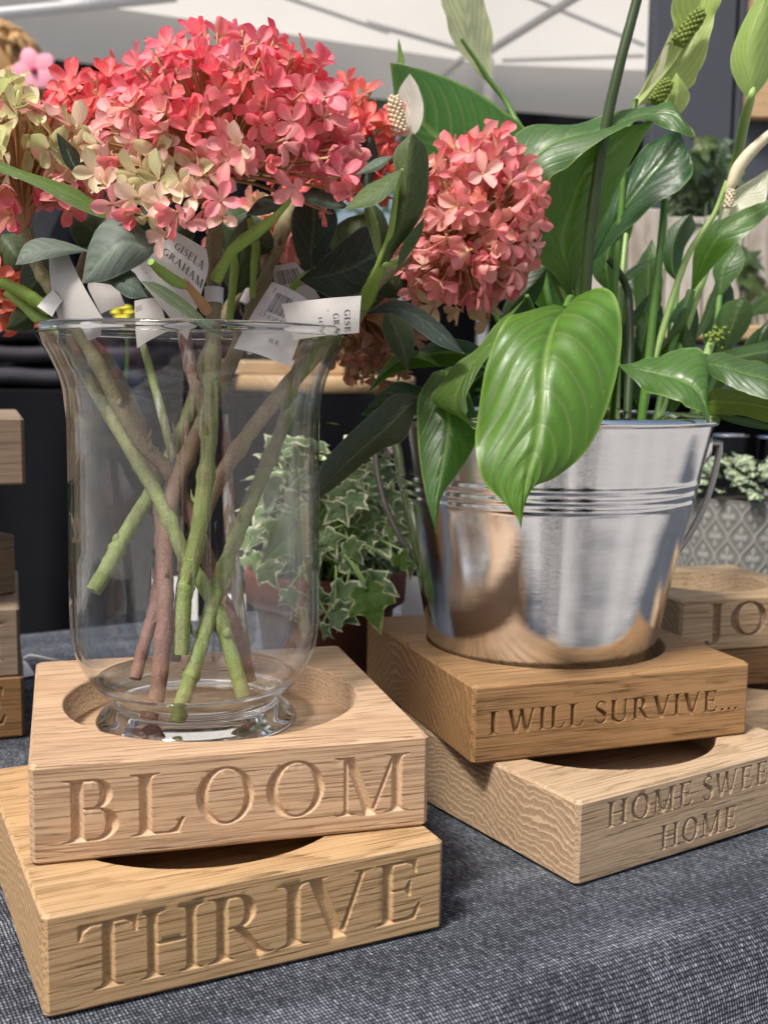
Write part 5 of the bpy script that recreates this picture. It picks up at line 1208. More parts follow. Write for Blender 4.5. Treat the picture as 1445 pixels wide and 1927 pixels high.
def ivy_mat(name, centre, margin, spread=.72, vein=(.22, .30, .17)):
    m, nt, out = new_mat(name); k = NT(nt)
    at = k.n('Attribute', attribute_name='edge').outputs['Fac']; uv = k.n('UVMap').outputs[0]
    tc = k.n('TexCoord').outputs['Object']; oi = k.n('ObjectInfo')
    vm = k.n('VectorMath', operation='MULTIPLY_ADD'); k.l(tc, vm.inputs[0]); vm.inputs[1].default_value = (1, 1, 1); cv = k.n('CombineXYZ'); k.l(k.math('MULTIPLY', oi.outputs['Random'], 50.0), cv.inputs[0]); k.l(cv.outputs[0], vm.inputs[2])
    nz = k.noise(vm.outputs[0], 2.4, 4, .6)
    e = k.math('ADD', at, k.math('MULTIPLY_ADD', nz, .85, -.42))
    sep = k.n('SeparateXYZ'); k.l(uv, sep.inputs[0])
    x = k.math('MULTIPLY_ADD', sep.outputs[0], 2.0, -1.0); an = k.math('ARCTAN2', x, k.math('ADD', sep.outputs[1], -.02))
    vv = k.math('ABSOLUTE', k.math('SINE', k.math('MULTIPLY', an, 3.2)))
    vv = k.ramp(vv, [(0, 1.0), (.06, .6), (.14, 0.0)])
    c = k.mix(k.noise(vm.outputs[0], 5, 4), centre, tuple(a * .55 for a in centre)); c = k.mix(oi.outputs['Random'], c, k.mix(.5, c, (.16, .22, .05)))
    c = k.mix(k.math('MULTIPLY', vv, .55), c, vein)
    c = k.mix(k.ramp(e, [(spread, 0.0), (spread + .12, 1.0)]), c, margin)
    c = k.mix(.25, c, k.mix(1.0, c, oi.outputs['Color'], 'MULTIPLY'))
    p = k.principled(None, **{'Base Color': c, 'Roughness': .42, 'Specular IOR Level': .45})
    k.l(k.bump(k.math('ADD', vv, nz), .3, .01), p.inputs['Normal'])
    t = k.n('BsdfTranslucent'); k.l(c, t.inputs['Color']); mx = k.n('MixShader'); mx.inputs[0].default_value = .2
    k.l(p.outputs[0], mx.inputs[1]); k.l(t.outputs[0], mx.inputs[2]); k.l(mx.outputs[0], out.inputs[0])
    return m
M['ivy_var'] = ivy_mat('ivy_variegated', (.17, .285, .11), (.78, .78, .52), .82)
M['ivy_lime'] = ivy_mat('ivy_lime', (.16, .34, .05), (.50, .58, .22), .92)
M['ivy_deep'] = ivy_mat('ivy_deep', (.018, .05, .02), (.022, .06, .02), .9, (.05, .09, .04))
IV = [ivy_leaf_mesh('ivy_leaf', M['ivy_var'], s, l) for s, l in ((1, 1.0), (2, .8), (3, 1.1))]
IL = [ivy_leaf_mesh('ivy_leaf', M['ivy_lime'], 5, .85)]
ID = [ivy_leaf_mesh('ivy_leaf', M['ivy_deep'], s, l) for s, l in ((7, 1.0), (8, .8))]
def put_leaf(me, parent, base, tipdir, normal, size, name='leaf', col=(1, 1, 1)):
    y = Vector(tipdir).normalized(); z = Vector(normal); z = (z - y * z.dot(y)).normalized(); x = y.cross(z)
    o = bpy.data.objects.new(name, me); C.objects.link(o); o.parent = parent
    rot = Matrix((x, y, z)).transposed()
    o.rotation_mode = 'QUATERNION'; o.rotation_quaternion = rot.to_quaternion(); o.scale = (size,) * 3
    o.location = Vector(base) - parent.location; o.color = (*col, 1)
    return o
ip = P(612, 1200, .735); IPX, IPY = ip[0], ip[1]
pot = thing('terracotta_pot', 'small terracotta pot of variegated ivy between vase and bucket', 'flower pot', (IPX, IPY, 0))
IR = .050
b = MB(); b.add(*lathe_data([(.0003, .001), (.034, .001), (.036, .003), (.0445, .064), (.0475, .0655), (.0515, .068), (.0525, .086), (.0515, .0885), (.0485, .0885), (.046, .075), (.0003, .074)], 64, (IPX, IPY, 0))); b.build('pot_body', M['terracotta'], pot)
ivy = thing('ivy_plant', 'variegated ivy with cream edged leaves in the terracotta pot', 'potted plant', (IPX, IPY, .075))
b = MB(); v, f, uv = lathe_data([(.0003, .003), (.02, .002), (.046, -.001), (.046, -.006), (.0003, -.006)], 40, (IPX, IPY, .081)); b.add(v, f); b.build('potting_soil', M['soil'], ivy)
# leaves placed where they show: base pixel, tip pixel, distance, size factor, kind
ivl = [(592, 1110, 612, 1170, .655, 1), (652, 1100, 635, 1175, .652, 0), (655, 1020, 690, 1080, .665, 0), (640, 1060, 690, 1035, .67, 1), (672, 930, 648, 985, .68, 0), (650, 950, 600, 990, .685, 0), (690, 900, 740, 915, .70, 1), (640, 915, 660, 965, .69, 2), (700, 870, 712, 900, .71, 1), (720, 935, 760, 930, .70, 0), (745, 945, 775, 985, .70, 1), (728, 985, 770, 1000, .69, 2), (760, 1000, 775, 1050, .69, 1), (770, 1040, 775, 1095, .675, 0), (630, 1145, 690, 1190, .64, 0), (620, 1165, 660, 1150, .64, 2), (605, 1180, 628, 1205, .635, 1), (690, 1005, 700, 1045, .69, 2), (655, 900, 690, 885, .70, 2), (695, 960, 700, 1010, .70, 1), (610, 1000, 640, 1060, .67, 1), (590, 1020, 600, 1075, .67, 0), (560, 1050, 520, 1090, .66, 0), (540, 960, 560, 900, .68, 1), (510, 900, 500, 960, .685, 0), (560, 880, 550, 820, .69, 1), (535, 1000, 480, 1010, .67, 2), (540, 1110, 560, 1150, .65, 1), (500, 1060, 520, 1110, .665, 2), (515, 850, 530, 790, .70, 2), (560, 930, 545, 980, .675, 0), (580, 1150, 570, 1210, .64, 2), (715, 1100, 740, 1070, .69, 1), (680, 1090, 745, 1110, .675, 2)]
vines = MB()
def vine(x0, y0, d0, x1, y1, d1, w=.0009):
    a_, b_ = P(x0, y0, d0), P(x1, y1, d1); mid_ = (a_ + b_) / 2 + np.array([rnd.gauss(0, .004), rnd.gauss(0, .004), .010])
    vines.add(*tube_data([a_, mid_, b_], [w * 1.2, w, w * .7], 12, 6, 0, False))
for i, (bx, by, tx_, ty_, d, k) in enumerate(ivl):
    a_, t_ = P(bx, by, d), P(tx_, ty_, d - .006)
    tip = t_ - a_; L = np.linalg.norm(tip)
    nrm = np.array([rnd.gauss(0, .6), -1, .6 + rnd.gauss(0, .5)])
    put_leaf(IV[k], ivy, a_, tip, nrm, max(.011, L * .9) * rnd.uniform(.75, 1.2), col=(rnd.uniform(.7, 1.2),) * 3)
    vines.add(*tube_data([a_, (a_ + np.array([IPX + rnd.gauss(0, .015), IPY + rnd.gauss(0, .015), .085])) / 2 + np.array([0, 0, .016]), np.array([IPX + rnd.gauss(0, .02), IPY + rnd.gauss(0, .015), .080])], [.0006, .0009, .0011], 14, 6, 0, False))
for i in range(80):                                     # the leaves deeper in the plant
    a_ = rnd.uniform(0, 2 * math.pi); h = rnd.uniform(.0, 1.0); rr = rnd.uniform(.015, .062) * (1 - .45 * h)
    base = np.array([IPX + rr * math.cos(a_), IPY + .01 + rr * math.sin(a_) * .9, .085 + h * .09])
    if base[1] < IPY - .035 and base[2] < .11: continue
    o = np.array([math.cos(a_), math.sin(a_) - .3, rnd.uniform(-.8, .6)])
    put_leaf(IV[i % 3], ivy, base, o, np.array([math.cos(a_) * .4, -.6, .9]), rnd.uniform(.015, .027), col=(rnd.uniform(.6, 1.1),) * 3)
    vines.add(*tube_data([base, (base + np.array([IPX, IPY, .1])) / 2 + np.array([0, 0, .01]), np.array([IPX + rnd.gauss(0, .016), IPY + rnd.gauss(0, .016), .080])], [.0005, .0008, .001], 10, 5, 0, False))
for (bx, by, tx_, ty_, d, s) in [(690, 1110, 715, 1188, .610, 1.0), (702, 1120, 692, 1082, .622, 1.0), (750, 1065, 765, 1035, .615, 1.05), (560, 990, 470, 1080, .620, .75), (560, 960, 575, 1030, .63, .9), (545, 1010, 560, 950, .63, .8)]:
    a_, t_ = P(bx, by, d), P(tx_, ty_, d - .004); tip = t_ - a_; L = np.linalg.norm(tip)
    put_leaf(IL[0], ivy, a_, tip, np.array([rnd.gauss(0, .25), -1, .5]), L * s)
    vines.add(*tube_data([a_, (a_ * .5 + np.array([IPX, IPY, .09]) * .5) + np.array([0, 0, .012]), np.array([IPX + rnd.gauss(0, .01), IPY, .082])], [.0007, .0009, .0011], 14, 6, 0, False))
tag(vines.build('trailing_stems', M['stalk_pale'], ivy), kind='stuff')

# ------------------------------------------------------------------ patterned planter with fittonia
PLX = P(1400, 1000, .97); plx, ply = PLX[0], PLX[1]
planter = thing('ceramic_planter', 'grey ceramic planter with embossed leaf pattern behind the JOY block', 'flower pot', (plx, ply, 0))
PRr, PHh = .0595, zat(946, plx, ply - .055)
na, nz_ = 420, 150
aa = np.arange(na) / na; zz = np.linspace(0, 1, nz_)
Ag, Zg = np.meshgrid(aa, zz)
reps, rows_ = 18, 3.4
uu = Ag * reps; vv = Zg * rows_
def ogee(u, v):
    s = .25 + .25 * np.cos(2 * math.pi * v) * .92
    d1 = np.abs(np.abs((u + .5) % 1 - .5) - s)
    return d1
l1 = np.exp(-(ogee(uu, vv) / .035) ** 2)
fl_u = (uu + .5) % 1 - .5; fl_v = ((vv + .5) % 1 - .5) * .9
def flower(x, y, R0):
    r = np.hypot(x, y); th_ = np.arctan2(y, x); e = R0 * (.35 + .65 * np.abs(np.cos(2 * th_)))
    return np.clip((e - r) / .05, 0, 1) * (.45 + .55 * np.abs(np.cos(2 * th_))) + .8 * np.exp(-(r / .035) ** 2)
f1 = flower(fl_u, ((vv) % 1 - .5) * .9 * 0 + (((vv + .5) % 1) - .5) * .9, .27)
f2 = flower((uu % 1) - .5, ((vv % 1) - .5) * .9, .27)
emb = np.clip(np.maximum(l1, np.maximum(f1, f2) * .8), 0, 1)
emb *= np.clip((1 - Zg) / .04, 0, 1)
rad = PRr * (.985 + .015 * Zg) + emb * .0009
V = np.stack([plx + rad * np.cos(2 * math.pi * Ag), ply + rad * np.sin(2 * math.pi * Ag), Zg * PHh], -1).reshape(-1, 3)
F = grid_faces(nz_, na, True)
extra = [(PRr + .0006, PHh + .0006), (PRr - .0035, PHh + .0006), (PRr - .004, PHh - .02), (.0005, PHh - .022)]
V2 = []
for r_, z_ in extra: V2 += [(plx + r_ * math.cos(2 * math.pi * t), ply + r_ * math.sin(2 * math.pi * t), z_) for t in aa]
V = np.vstack([V, V2]); F = grid_faces(nz_ + 4, na, True)
emb_a = np.concatenate([emb.ravel(), np.full(4 * na, .5)])
def planter_mat():
    m, nt, out = new_mat('planter_glaze'); k = NT(nt)
    at = k.n('Attribute', attribute_name='edge').outputs['Fac']; nz = k.noise(k.n('TexCoord').outputs['Object'], 90, 4)
    c = k.mix(at, (.155, .158, .14), (.33, .325, .295)); c = k.mix(k.math('MULTIPLY', nz, .35), c, (.2, .2, .18))
    k.principled(out, **{'Base Color': c, 'Roughness': .7}); return m
link('planter_body', mesh('planter_body', V, F, planter_mat(), True, None, {'edge': emb_a}), planter)
fit = thing('fittonia_plant', 'low plant with white veined leaves in the patterned planter', 'potted plant', (plx, ply, PHh - .01))
def fit_mat():
    m, nt, out = new_mat('fittonia'); k = NT(nt)
    uv = k.n('UVMap').outputs[0]; sep = k.n('SeparateXYZ'); k.l(uv, sep.inputs[0])
    u = k.math('ABSOLUTE', k.math('MULTIPLY_ADD', sep.outputs[0], 2.0, -1.0))
    s = k.math('FRACT', k.math('MULTIPLY', k.math('SUBTRACT', sep.outputs[1], k.math('MULTIPLY', u, .3)), 4.0))
    ve = k.math('MAXIMUM', k.ramp(s, [(0, 1.0), (.22, .2), (.5, 0.0), (.85, .2), (1, 1.0)]), k.ramp(u, [(0, 1.0), (.2, .2), (.3, 0.0)]))
    c = k.mix(ve, (.05, .10, .035), (.55, .60, .42))
    k.principled(out, **{'Base Color': c, 'Roughness': .5}); return m
fm = fit_mat(); V = []; UV = []
for j in range(7):
    v = j / 6; w = .42 * math.sin(math.pi * min(1, v * .92 + .08)) ** .8 if v < 1 else 0
    for i in range(5):
        u = i / 4 * 2 - 1; V.append((u * w, v, .25 * v * (1 - v) * 1.6 - .35 * v * v + .12 * abs(u) * w)); UV.append(((u + 1) / 2, v))
fme = mesh('fittonia_leaf', V, grid_faces(7, 5), fm, True, UV)
for i in range(170):
    a_ = rnd.uniform(0, 2 * math.pi); rr = .058 * math.sqrt(rnd.random())
    base = (plx + rr * math.cos(a_), ply + rr * math.sin(a_), PHh + .004 + .022 * (1 - (rr / .062) ** 2) + rnd.uniform(-.004, .005))
    put_leaf(fme, fit, base, (math.cos(a_) + rnd.gauss(0, .6), math.sin(a_) + rnd.gauss(0, .6), rnd.uniform(-.2, .7)), (rnd.gauss(0, .4), -.5, 1), rnd.uniform(.012, .018))
b = MB(); b.add(*lathe_data([(.0005, .004), (.04, .003), (.0548, -.002), (.0548, -.008), (.0005, -.008)], 32, (plx, ply, PHh - .006))); b.build('potting_soil', M['soil'], fit)

# ------------------------------------------------------------------ small buckets behind the planter
def small_bucket(label, px, py, d, rpx, hpx):
    c = P(px, py, d); r_ = rpx * d / FPX; h = hpx * d / FPX
    t = thing('small_bucket', label, 'bucket', (c[0], c[1], c[2] - h), 0, 'small metal buckets at the right')
    q = MB(); q.add(*lathe_data([(.0003, 0), (r_ * .72, 0), (r_ * .98, h * .97), (r_ * 1.03, h * .985), (r_ * 1.03, h), (r_ * .97, h), (r_ * .7, .002), (.0003, .002)], 48, (c[0], c[1], c[2] - h))); q.build('bucket_body', M['galv'], t)
    return c[2] - h
bz = small_bucket('small metal bucket on a black crate at the right', 1372, 818, 1.16, 38, 72)
small_bucket('second small metal bucket cut off by the right edge', 1455, 822, 1.17, 34, 72)
cc = P(1410, 818, 1.16)
t = thing('black_crate', 'black crate under the small metal buckets', 'crate', (cc[0], cc[1], .0))
b = MB(); b.add(*box_data(cc[0] - .07, cc[0] + .09, cc[1] - .04, cc[1] + .06, 0.0, bz - .0005, .002)); b.build('crate_body', M['black_cloth'], t, smooth=False)

# ------------------------------------------------------------------ price tags lying on the cloth
def flat_card(label, pts, z, thick=.0006, name='price_card', mat='paper'):
    base = []
    for (x, y) in pts:
        u, v = x - PW / 2, y - PH / 2; u, v = _cr * u + _sr * v, -_sr * u + _cr * v
        dz = -_sp + (-v / FPX) * _cp; base.append(P(x, y, (z - HC) / dz))
    n = len(base); q = MB(); q.add([(p[0], p[1], z) for p in base] + [(p[0], p[1], z + thick) for p in base], [tuple(range(n))[::-1], tuple(range(n, 2 * n))] + [(i, (i + 1) % n, n + (i + 1) % n, n + i) for i in range(n)])
    o = q.build(name, M[mat], None, smooth=False); tag(o, label, 'price tag', 'price tags on the cloth'); return o
flat_card('white price tag with string beside the left edge stack', [(44, 1244), (52, 1250), (66, 1272), (44, 1276)], .0006)
def ground_pt(x, y, z=0.0):
    u, v = x - PW / 2, y - PH / 2; u, v = _cr * u + _sr * v, -_sr * u + _cr * v
    return P(x, y, (z - HC) / (-_sp + (-v / FPX) * _cp))
o = tube('tag_string', [ground_pt(44, 1240, .002), ground_pt(56, 1234, .003), ground_pt(75, 1236, .003), ground_pt(95, 1241, .002), ground_pt(120, 1246, .002)], .0009, M['string'], None, n=24, m=6)
tag(o, 'thin pale string of the price tag lying on the cloth', 'string')
def stand_card(label, px0, px1, py0, py1, d, lean=.01):
    c = [P(px0, py1, d), P(px1, py1, d), P(px1, py0, d + lean), P(px0, py0, d + lean)]
    k_ = np.array([0, .0008, 0]); q = MB(); q.add(c + [p + k_ for p in c], [(0, 1, 2, 3), (7, 6, 5, 4), (0, 4, 5, 1), (1, 5, 6, 2), (2, 6, 7, 3), (3, 7, 4, 0)])
    tag(q.build('price_card', M['paper'], None, smooth=False), label, 'price tag', 'price tags on the cloth')
stand_card('white card standing behind the flower stems in the vase', 286, 372, 1085, 1168, .80)
stand_card('white card leaning behind the terracotta pot', 410, 462, 1118, 1196, .83)
stand_card('white card behind the left side of the bucket', 755, 800, 1085, 1175, .80)

# ------------------------------------------------------------------ dark stand with board behind the table
ct = thing('black_counter', 'black cloth covered counter behind the market table', 'counter', (-.2, 1.5, -.76))
V = []; n = 260
xs = np.linspace(-1.3, .62, n); zsn = np.concatenate([[ .185], np.linspace(.18, -.76, 40)])
for z in zsn:
    dn = min(1, (.185 - z) / .25)
    for x in xs: V.append((x, 1.40 - dn * .022 * (math.sin(x * 26 + .7 * math.sin(x * 7)) + .5 * math.sin(x * 57 + z * 2)), z))
me = mesh('cloth_front', V, grid_faces(len(zsn), n), M['black_cloth'], True); link('cloth_front', me, ct)
b = MB(); b.add(*box_data(-1.3, .62, 1.41, 1.95, .165, .186, .002)); b.build('counter_top', M['black_cloth'], ct, smooth=False)
b = MB(); b.add(*lathe_data([(.0005, 0), (.118, 0), (.122, .003), (.122, .019), (.119, .022), (.0005, .022)], 96, (0, 0, 0)))
t = thing('wooden_board', 'round wooden board on the black counter behind the vase', 'board', (P(610, 720, 1.52)[0], 1.52, .1865))
o = b.build('board_body', M['oak_board'], t, True)
t = thing('wooden_board', 'second wooden board lying on the round board behind the vase', 'board', (P(520, 700, 1.53)[0], 1.53, .2090), .2)
b = MB(); b.add(*box_data(-.085, .085, -.06, .06, 0, .018, .002)); b.build('board_body', M['oak_board'], t, True, False)
# folded grey cloth
gp = P(20, 726, 1.46)
fc = thing('folded_cloth', 'folded dark grey cloth lying on the counter at the left', 'cloth', (gp[0], gp[1], .187))
z0 = .187; k = 0
for hgt in (.030, .026, .034):
    b = MB(); v = []; 
    nx_, ns = 30, 14
    for i in range(nx_):
        x = gp[0] - .22 + .40 * i / (nx_ - 1)
        for j in range(ns):
            a_ = 2 * math.pi * j / ns; sx_ = math.copysign(abs(math.cos(a_)) ** .5, math.cos(a_)); sz_ = math.copysign(abs(math.sin(a_)) ** .6, math.sin(a_))
            v.append((x + .004 * math.sin(j), gp[1] + .10 + sx_ * .11 + .006 * math.sin(i * .7 + k), z0 + hgt / 2 + sz_ * hgt / 2 + .0015 * math.sin(i * .9 + k * 2)))
    F = grid_faces(nx_, ns, True) + [tuple(range(ns))[::-1], tuple((nx_ - 1) * ns + j for j in range(ns))]
    b.add(v, F); b.build('fold', M['grey_cloth'], fc); z0 += hgt + .0015; k += 1
# small yellow flower
yp = P(232, 588, 1.42)
yf = thing('yellow_flower', 'small yellow flower showing above the rim of the vase', 'flower', (yp[0], yp[1], .187))
M['yellow'] = simple_mat('yellow', (.85, .75, .06), .5)
b = MB()
for k in range(6):
    a_ = k * math.pi / 3; b.add(*lathe_data([(.008 * math.sin(x), .003 * math.cos(x)) for x in np.linspace(0.05, 3.09, 6)], 10, yp + np.array([math.cos(a_) * .008, -.002, math.sin(a_) * .007])))
b.build('petals', M['yellow'], yf)
tube('stem', [(yp[0], yp[1] + .002, yp[2]), (yp[0] + .004, yp[1] + .002, (yp[2] + .187) / 2), (yp[0], yp[1] + .002, .187)], .0012, M['stalk_mid'], yf)

# ------------------------------------------------------------------ dark painted wall at the right, framed board, crate, shelf and ivy
wx = P(1207, 300, 1.75)[0]
wl_ = thing('painted_wall', 'dark blue grey panelled wall at the right', 'wall', (wx, 1.75, -.76))
for i, (a_, w_) in enumerate([(0, .122), (.126, .30), (.430, .30)]):
    b = MB(); b.add(*box_data(wx + a_, wx + a_ + w_, 1.75, 1.80, -.76, 1.5, .003)); b.build('panel', M['navy_paint'], wl_, smooth=False)
b = MB(); b.add(*box_data(wx + .004, wx + .72, 1.765, 1.795, -.76, 1.49)); b.build('batten', M['black_cloth'], wl_, smooth=False)
fp = P(1383, 236, 1.72)
fr = thing('hanging_board', 'wooden board hanging on the dark wall at the upper right', 'board', (fp[0], 1.745, fp[2]))
b = MB(); b.add(*box_data(0, .22, -.022, 0, 0, .36, .002)); b.build('board_body', M['oak_board'], fr, True, False)
sh0 = P(1150, 612, 1.30)
shf = thing('wooden_shelf', 'pale wooden shelf carrying the whitewashed crate', 'shelf', (sh0[0], 1.30, sh0[2]))
b = MB(); b.add(*box_data(sh0[0] - .06, sh0[0] + .40, 1.27, 1.52, sh0[2] - .016, sh0[2], .002)); b.build('shelf_board', M['oak_board'], shf, smooth=False)
for x in (sh0[0] - .04, sh0[0] + .36):
    b = MB(); b.add(*box_data(x, x + .02, 1.30, 1.50, -.76, sh0[2] - .017, .002)); b.build('upright', M['black_cloth'], shf, smooth=False)
def white_mat():
    m, nt, out = new_mat('whitewash'); k = NT(nt); tc = k.n('TexCoord').outputs['Object']
    n1 = k.noise(k.mapping(tc, sc=(60, 60, 9)), 1.0, 5, .65); n2 = k.noise(tc, 30, 4)
    c = k.mix(k.ramp(n1, [(.45, 0.0), (.62, 1.0)]), (.45, .42, .38), (.26, .215, .17)); c = k.mix(k.math('MULTIPLY', n2, .3), c, (.5, .42, .36))
    k.principled(out, **{'Base Color': c, 'Roughness': .85}); return m
M['whitewash'] = white_mat()
cr = thing('whitewashed_crate', 'whitewashed wooden crate with upright planks behind the lily leaves', 'crate', (sh0[0], 1.32, sh0[2]))
cw = .262; nz0 = sh0[2] + .0006
ch = P(1250, 405, 1.3)[2] - nz0
for i in range(6):
    x0 = sh0[0] - .03 + i * cw / 6; b = MB(); b.add(*box_data(x0 + .0006, x0 + cw / 6 - .0012, 1.305 + rnd.uniform(0, .002), 1.317, nz0, nz0 + ch + rnd.uniform(-.006, .004), .0012)); b.build('plank', M['whitewash'], cr, smooth=False)
for z in (.02, ch - .035):
    b = MB(); b.add(*box_data(sh0[0] - .03, sh0[0] - .03 + cw, 1.3175, 1.327, nz0 + z, nz0 + z + .018, .001)); b.build('rail', M['whitewash'], cr, smooth=False)
for sx_ in (0, 1):
    b = MB(); b.add(*box_data(sh0[0] - .03 + sx_ * (cw - .010), sh0[0] - .02 + sx_ * (cw - .010), 1.3275, 1.47, nz0, nz0 + ch - .004, .001)); b.build('side_panel', M['whitewash'], cr, smooth=False)
b = MB(); b.add(*box_data(sh0[0] - .019, sh0[0] - .031 + cw - .010, 1.3275, 1.469, nz0 + .02, nz0 + ch - .02)); b.build('potting_soil', M['soil'], cr, smooth=False)
iv2 = thing('dark_ivy', 'dark green ivy trailing from the whitewashed crate', 'ivy', (sh0[0] + .1, 1.38, nz0 + ch - .02))
vines = MB()
spots = [(1300, 300), (1330, 330), (1270, 350), (1310, 365), (1345, 290), (1365, 340), (1290, 395), (1245, 420), (1225, 470), (1195, 455), (1180, 500), (1330, 420), (1370, 420), (1405, 480), (1420, 520), (1430, 440), (1440, 560), (1410, 590), (1440, 620), (1380, 380), (1255, 385), (1205, 500), (1180, 540), (1415, 640), (1440, 680), (1360, 600), (1290, 330), (1320, 270), (1355, 265), (1275, 300), (1300, 340), (1340, 370)]
for i, (x, y) in enumerate(spots):
    for q_ in range(2):
        d = 1.285 + rnd.uniform(-.03, .04) if y > 400 else 1.36 + rnd.uniform(-.05, .05)
        base = P(x + rnd.uniform(-12, 12), y + rnd.uniform(-12, 12), d)
        put_leaf(ID[i % 2], iv2, base, (rnd.gauss(0, .6), -.3, -.8 + rnd.gauss(0, .5)), (rnd.gauss(0, .5), -1, .4), rnd.uniform(.022, .036))
        vines.add(*tube_data([base, base * .6 + np.array([sh0[0] + .12, 1.38, nz0 + ch]) * .4 + np.array([0, -.01, .02]), np.array([sh0[0] + .12 + rnd.gauss(0, .05), 1.38, nz0 + ch - .02])], [.0007, .001, .0013], 10, 5, 0, False))
tag(vines.build('trailing_stems', M['stalk_dark'], iv2), kind='stuff')

# ------------------------------------------------------------------ white market tent
def tent_mat():
    m, nt, out = new_mat('tent_fabric'); k = NT(nt); tc = k.n('TexCoord').outputs['Object']
    nz = k.noise(tc, 3, 3); c = k.mix(nz, (.755, .725, .66), (.82, .79, .73))
    d = k.n('BsdfDiffuse'); k.l(c, d.inputs['Color']); t = k.n('BsdfTranslucent'); k.l(c, t.inputs['Color'])
    mx = k.n('MixShader'); mx.inputs[0].default_value = .52; k.l(d.outputs[0], mx.inputs[1]); k.l(t.outputs[0], mx.inputs[2]); k.l(mx.outputs[0], out.inputs[0]); return m
M['tent'] = tent_mat()
Cn = P(915, 205, 4.4); Ln = P(-260, 55, 3.35); Rn = P(1560, 228, 4.5)
ez0 = Cn[2]
tent = thing('white_tent', 'white market tent with metal frame behind the flowers', 'tent', (Cn[0], Cn[1], -.76))
vh = .17
def valance(a_, b_, n=80):
    V = []
    for i in range(n):
        t_ = i / (n - 1); p = a_ * (1 - t_) + b_ * t_; drop = .02 * math.sin(t_ * math.pi)
        for j in range(8):
            s_ = j / 7; V.append((p[0], p[1] + .004 * math.sin(t_ * 30) * (1 - s_), p[2] - drop * (1 - s_) + s_ * vh))
    return V, grid_faces(n, 8)
b = MB(); b.add(*valance(Ln, Cn)); b.build('valance', M['tent'], tent)
b = MB(); b.add(*valance(Cn, Rn)); b.build('valance', M['tent'], tent)
apex = np.array([Cn[0] - .5, 2.3, ez0 + .80]); upz = np.array([0, 0, vh])
def roof(a_, b_):
    V = []; n = 24
    for i in range(n):
        for j in range(n):
            s_, t_ = i / (n - 1), j / (n - 1); p = (a_ + upz) * (1 - s_) + (b_ + upz) * s_
            q_ = p * (1 - t_) + apex * t_; q_[2] -= .10 * math.sin(math.pi * t_) * math.sin(math.pi * s_); V.append(q_)
    return V, grid_faces(n, n)
for a_, b_ in ((Ln, Cn), (Cn, Rn)):
    q = MB(); q.add(*roof(a_, b_)); q.build('roof_panel', M['tent'], tent)
q = MB(); q.add(*tube_data([(Cn[0], Cn[1] - .05, -.76), (Cn[0], Cn[1] - .05, ez0 + vh)], .022, 4, 10)); q.build('pole', M['pole'], tent)
def bar(x0, y0, d0, x1, y1, d1, w): tube('frame_bar', [P(x0, y0, d0), P(x1, y1, d1)], w, M['pole'], tent, n=4, m=8)
bar(922, 94, 3.75, 1095, -14, 3.45, .014)
bar(985, -10, 3.5, 1212, 84, 3.8, .0065)
bar(945, 113, 4.2, 1212, 104, 4.2, .0075)
bar(-30, 28, 3.0, 330, -8, 3.2, .016)
bar(690, 42, 3.7, 925, 108, 3.85, .009)
bar(835, 140, 4.2, 872, 108, 4.0, .012)
bar(520, -12, 3.5, 730, 60, 3.7, .007)
bk_ = thing('black_backdrop', 'black fabric wall hanging under the tent valance', 'curtain', (Cn[0], Cn[1], -.76))
def curtain(a_, b_, top):
    V = []; n = 120
    for i in range(n):
        t_ = i / (n - 1); p = a_ * (1 - t_) + b_ * t_
        for j in range(10):
            s_ = j / 9; V.append((p[0], p[1] + .25 + .03 * math.sin(t_ * 60), -.76 + (top + .76) * s_))
    return V, grid_faces(n, 10)
gapL, gapR = Ln * .36 + Cn * .64, Ln * .12 + Cn * .88
q = MB(); q.add(*curtain(Ln + np.array([-.4, -.1, 0]), Ln * .30 + Cn * .70, ez0 + .06)); q.build('curtain_panel', M['black_cloth'], bk_)
q = MB(); q.add(*curtain(Ln * .16 + Cn * .84, Rn + np.array([.8, 0, 0]), ez0 + .06)); q.build('curtain_panel', M['black_cloth'], bk_)
# a tree beyond the gap in the curtain
tp = P(690, 180, 9.0)
tr = thing('garden_tree', 'dark leafy tree seen through the gap under the tent', 'tree', (tp[0], tp[1], -.76))
tube('trunk', [(tp[0], tp[1], -.76), (tp[0] + .05, tp[1], .4), (tp[0] - .03, tp[1], 1.5)], [.12, .09, .05], M['stalk_dark'], tr)
V = []; F = []
for i in range(2600):
    c = np.array([tp[0] + rnd.gauss(0, .5), tp[1] + rnd.gauss(0, .4), tp[2] + .1 + rnd.gauss(0, .45)]); s_ = rnd.uniform(.03, .07)
    a_ = np.array([rnd.gauss(0, 1), rnd.gauss(0, 1), rnd.gauss(0, 1)]); a_ /= np.linalg.norm(a_); b_ = np.cross(a_, [.3, .5, .8]); b_ /= np.linalg.norm(b_)
    k = len(V); V += [c - a_ * s_, c + b_ * s_ * .5, c + a_ * s_, c - b_ * s_ * .5]; F.append((k, k + 1, k + 2, k + 3))
cm = simple_mat('tree_leaves', (.04, .085, .025), .6, var=.5, scale=3)
tag(link('crown', mesh('crown', V, F, cm, False), tr), kind='stuff')

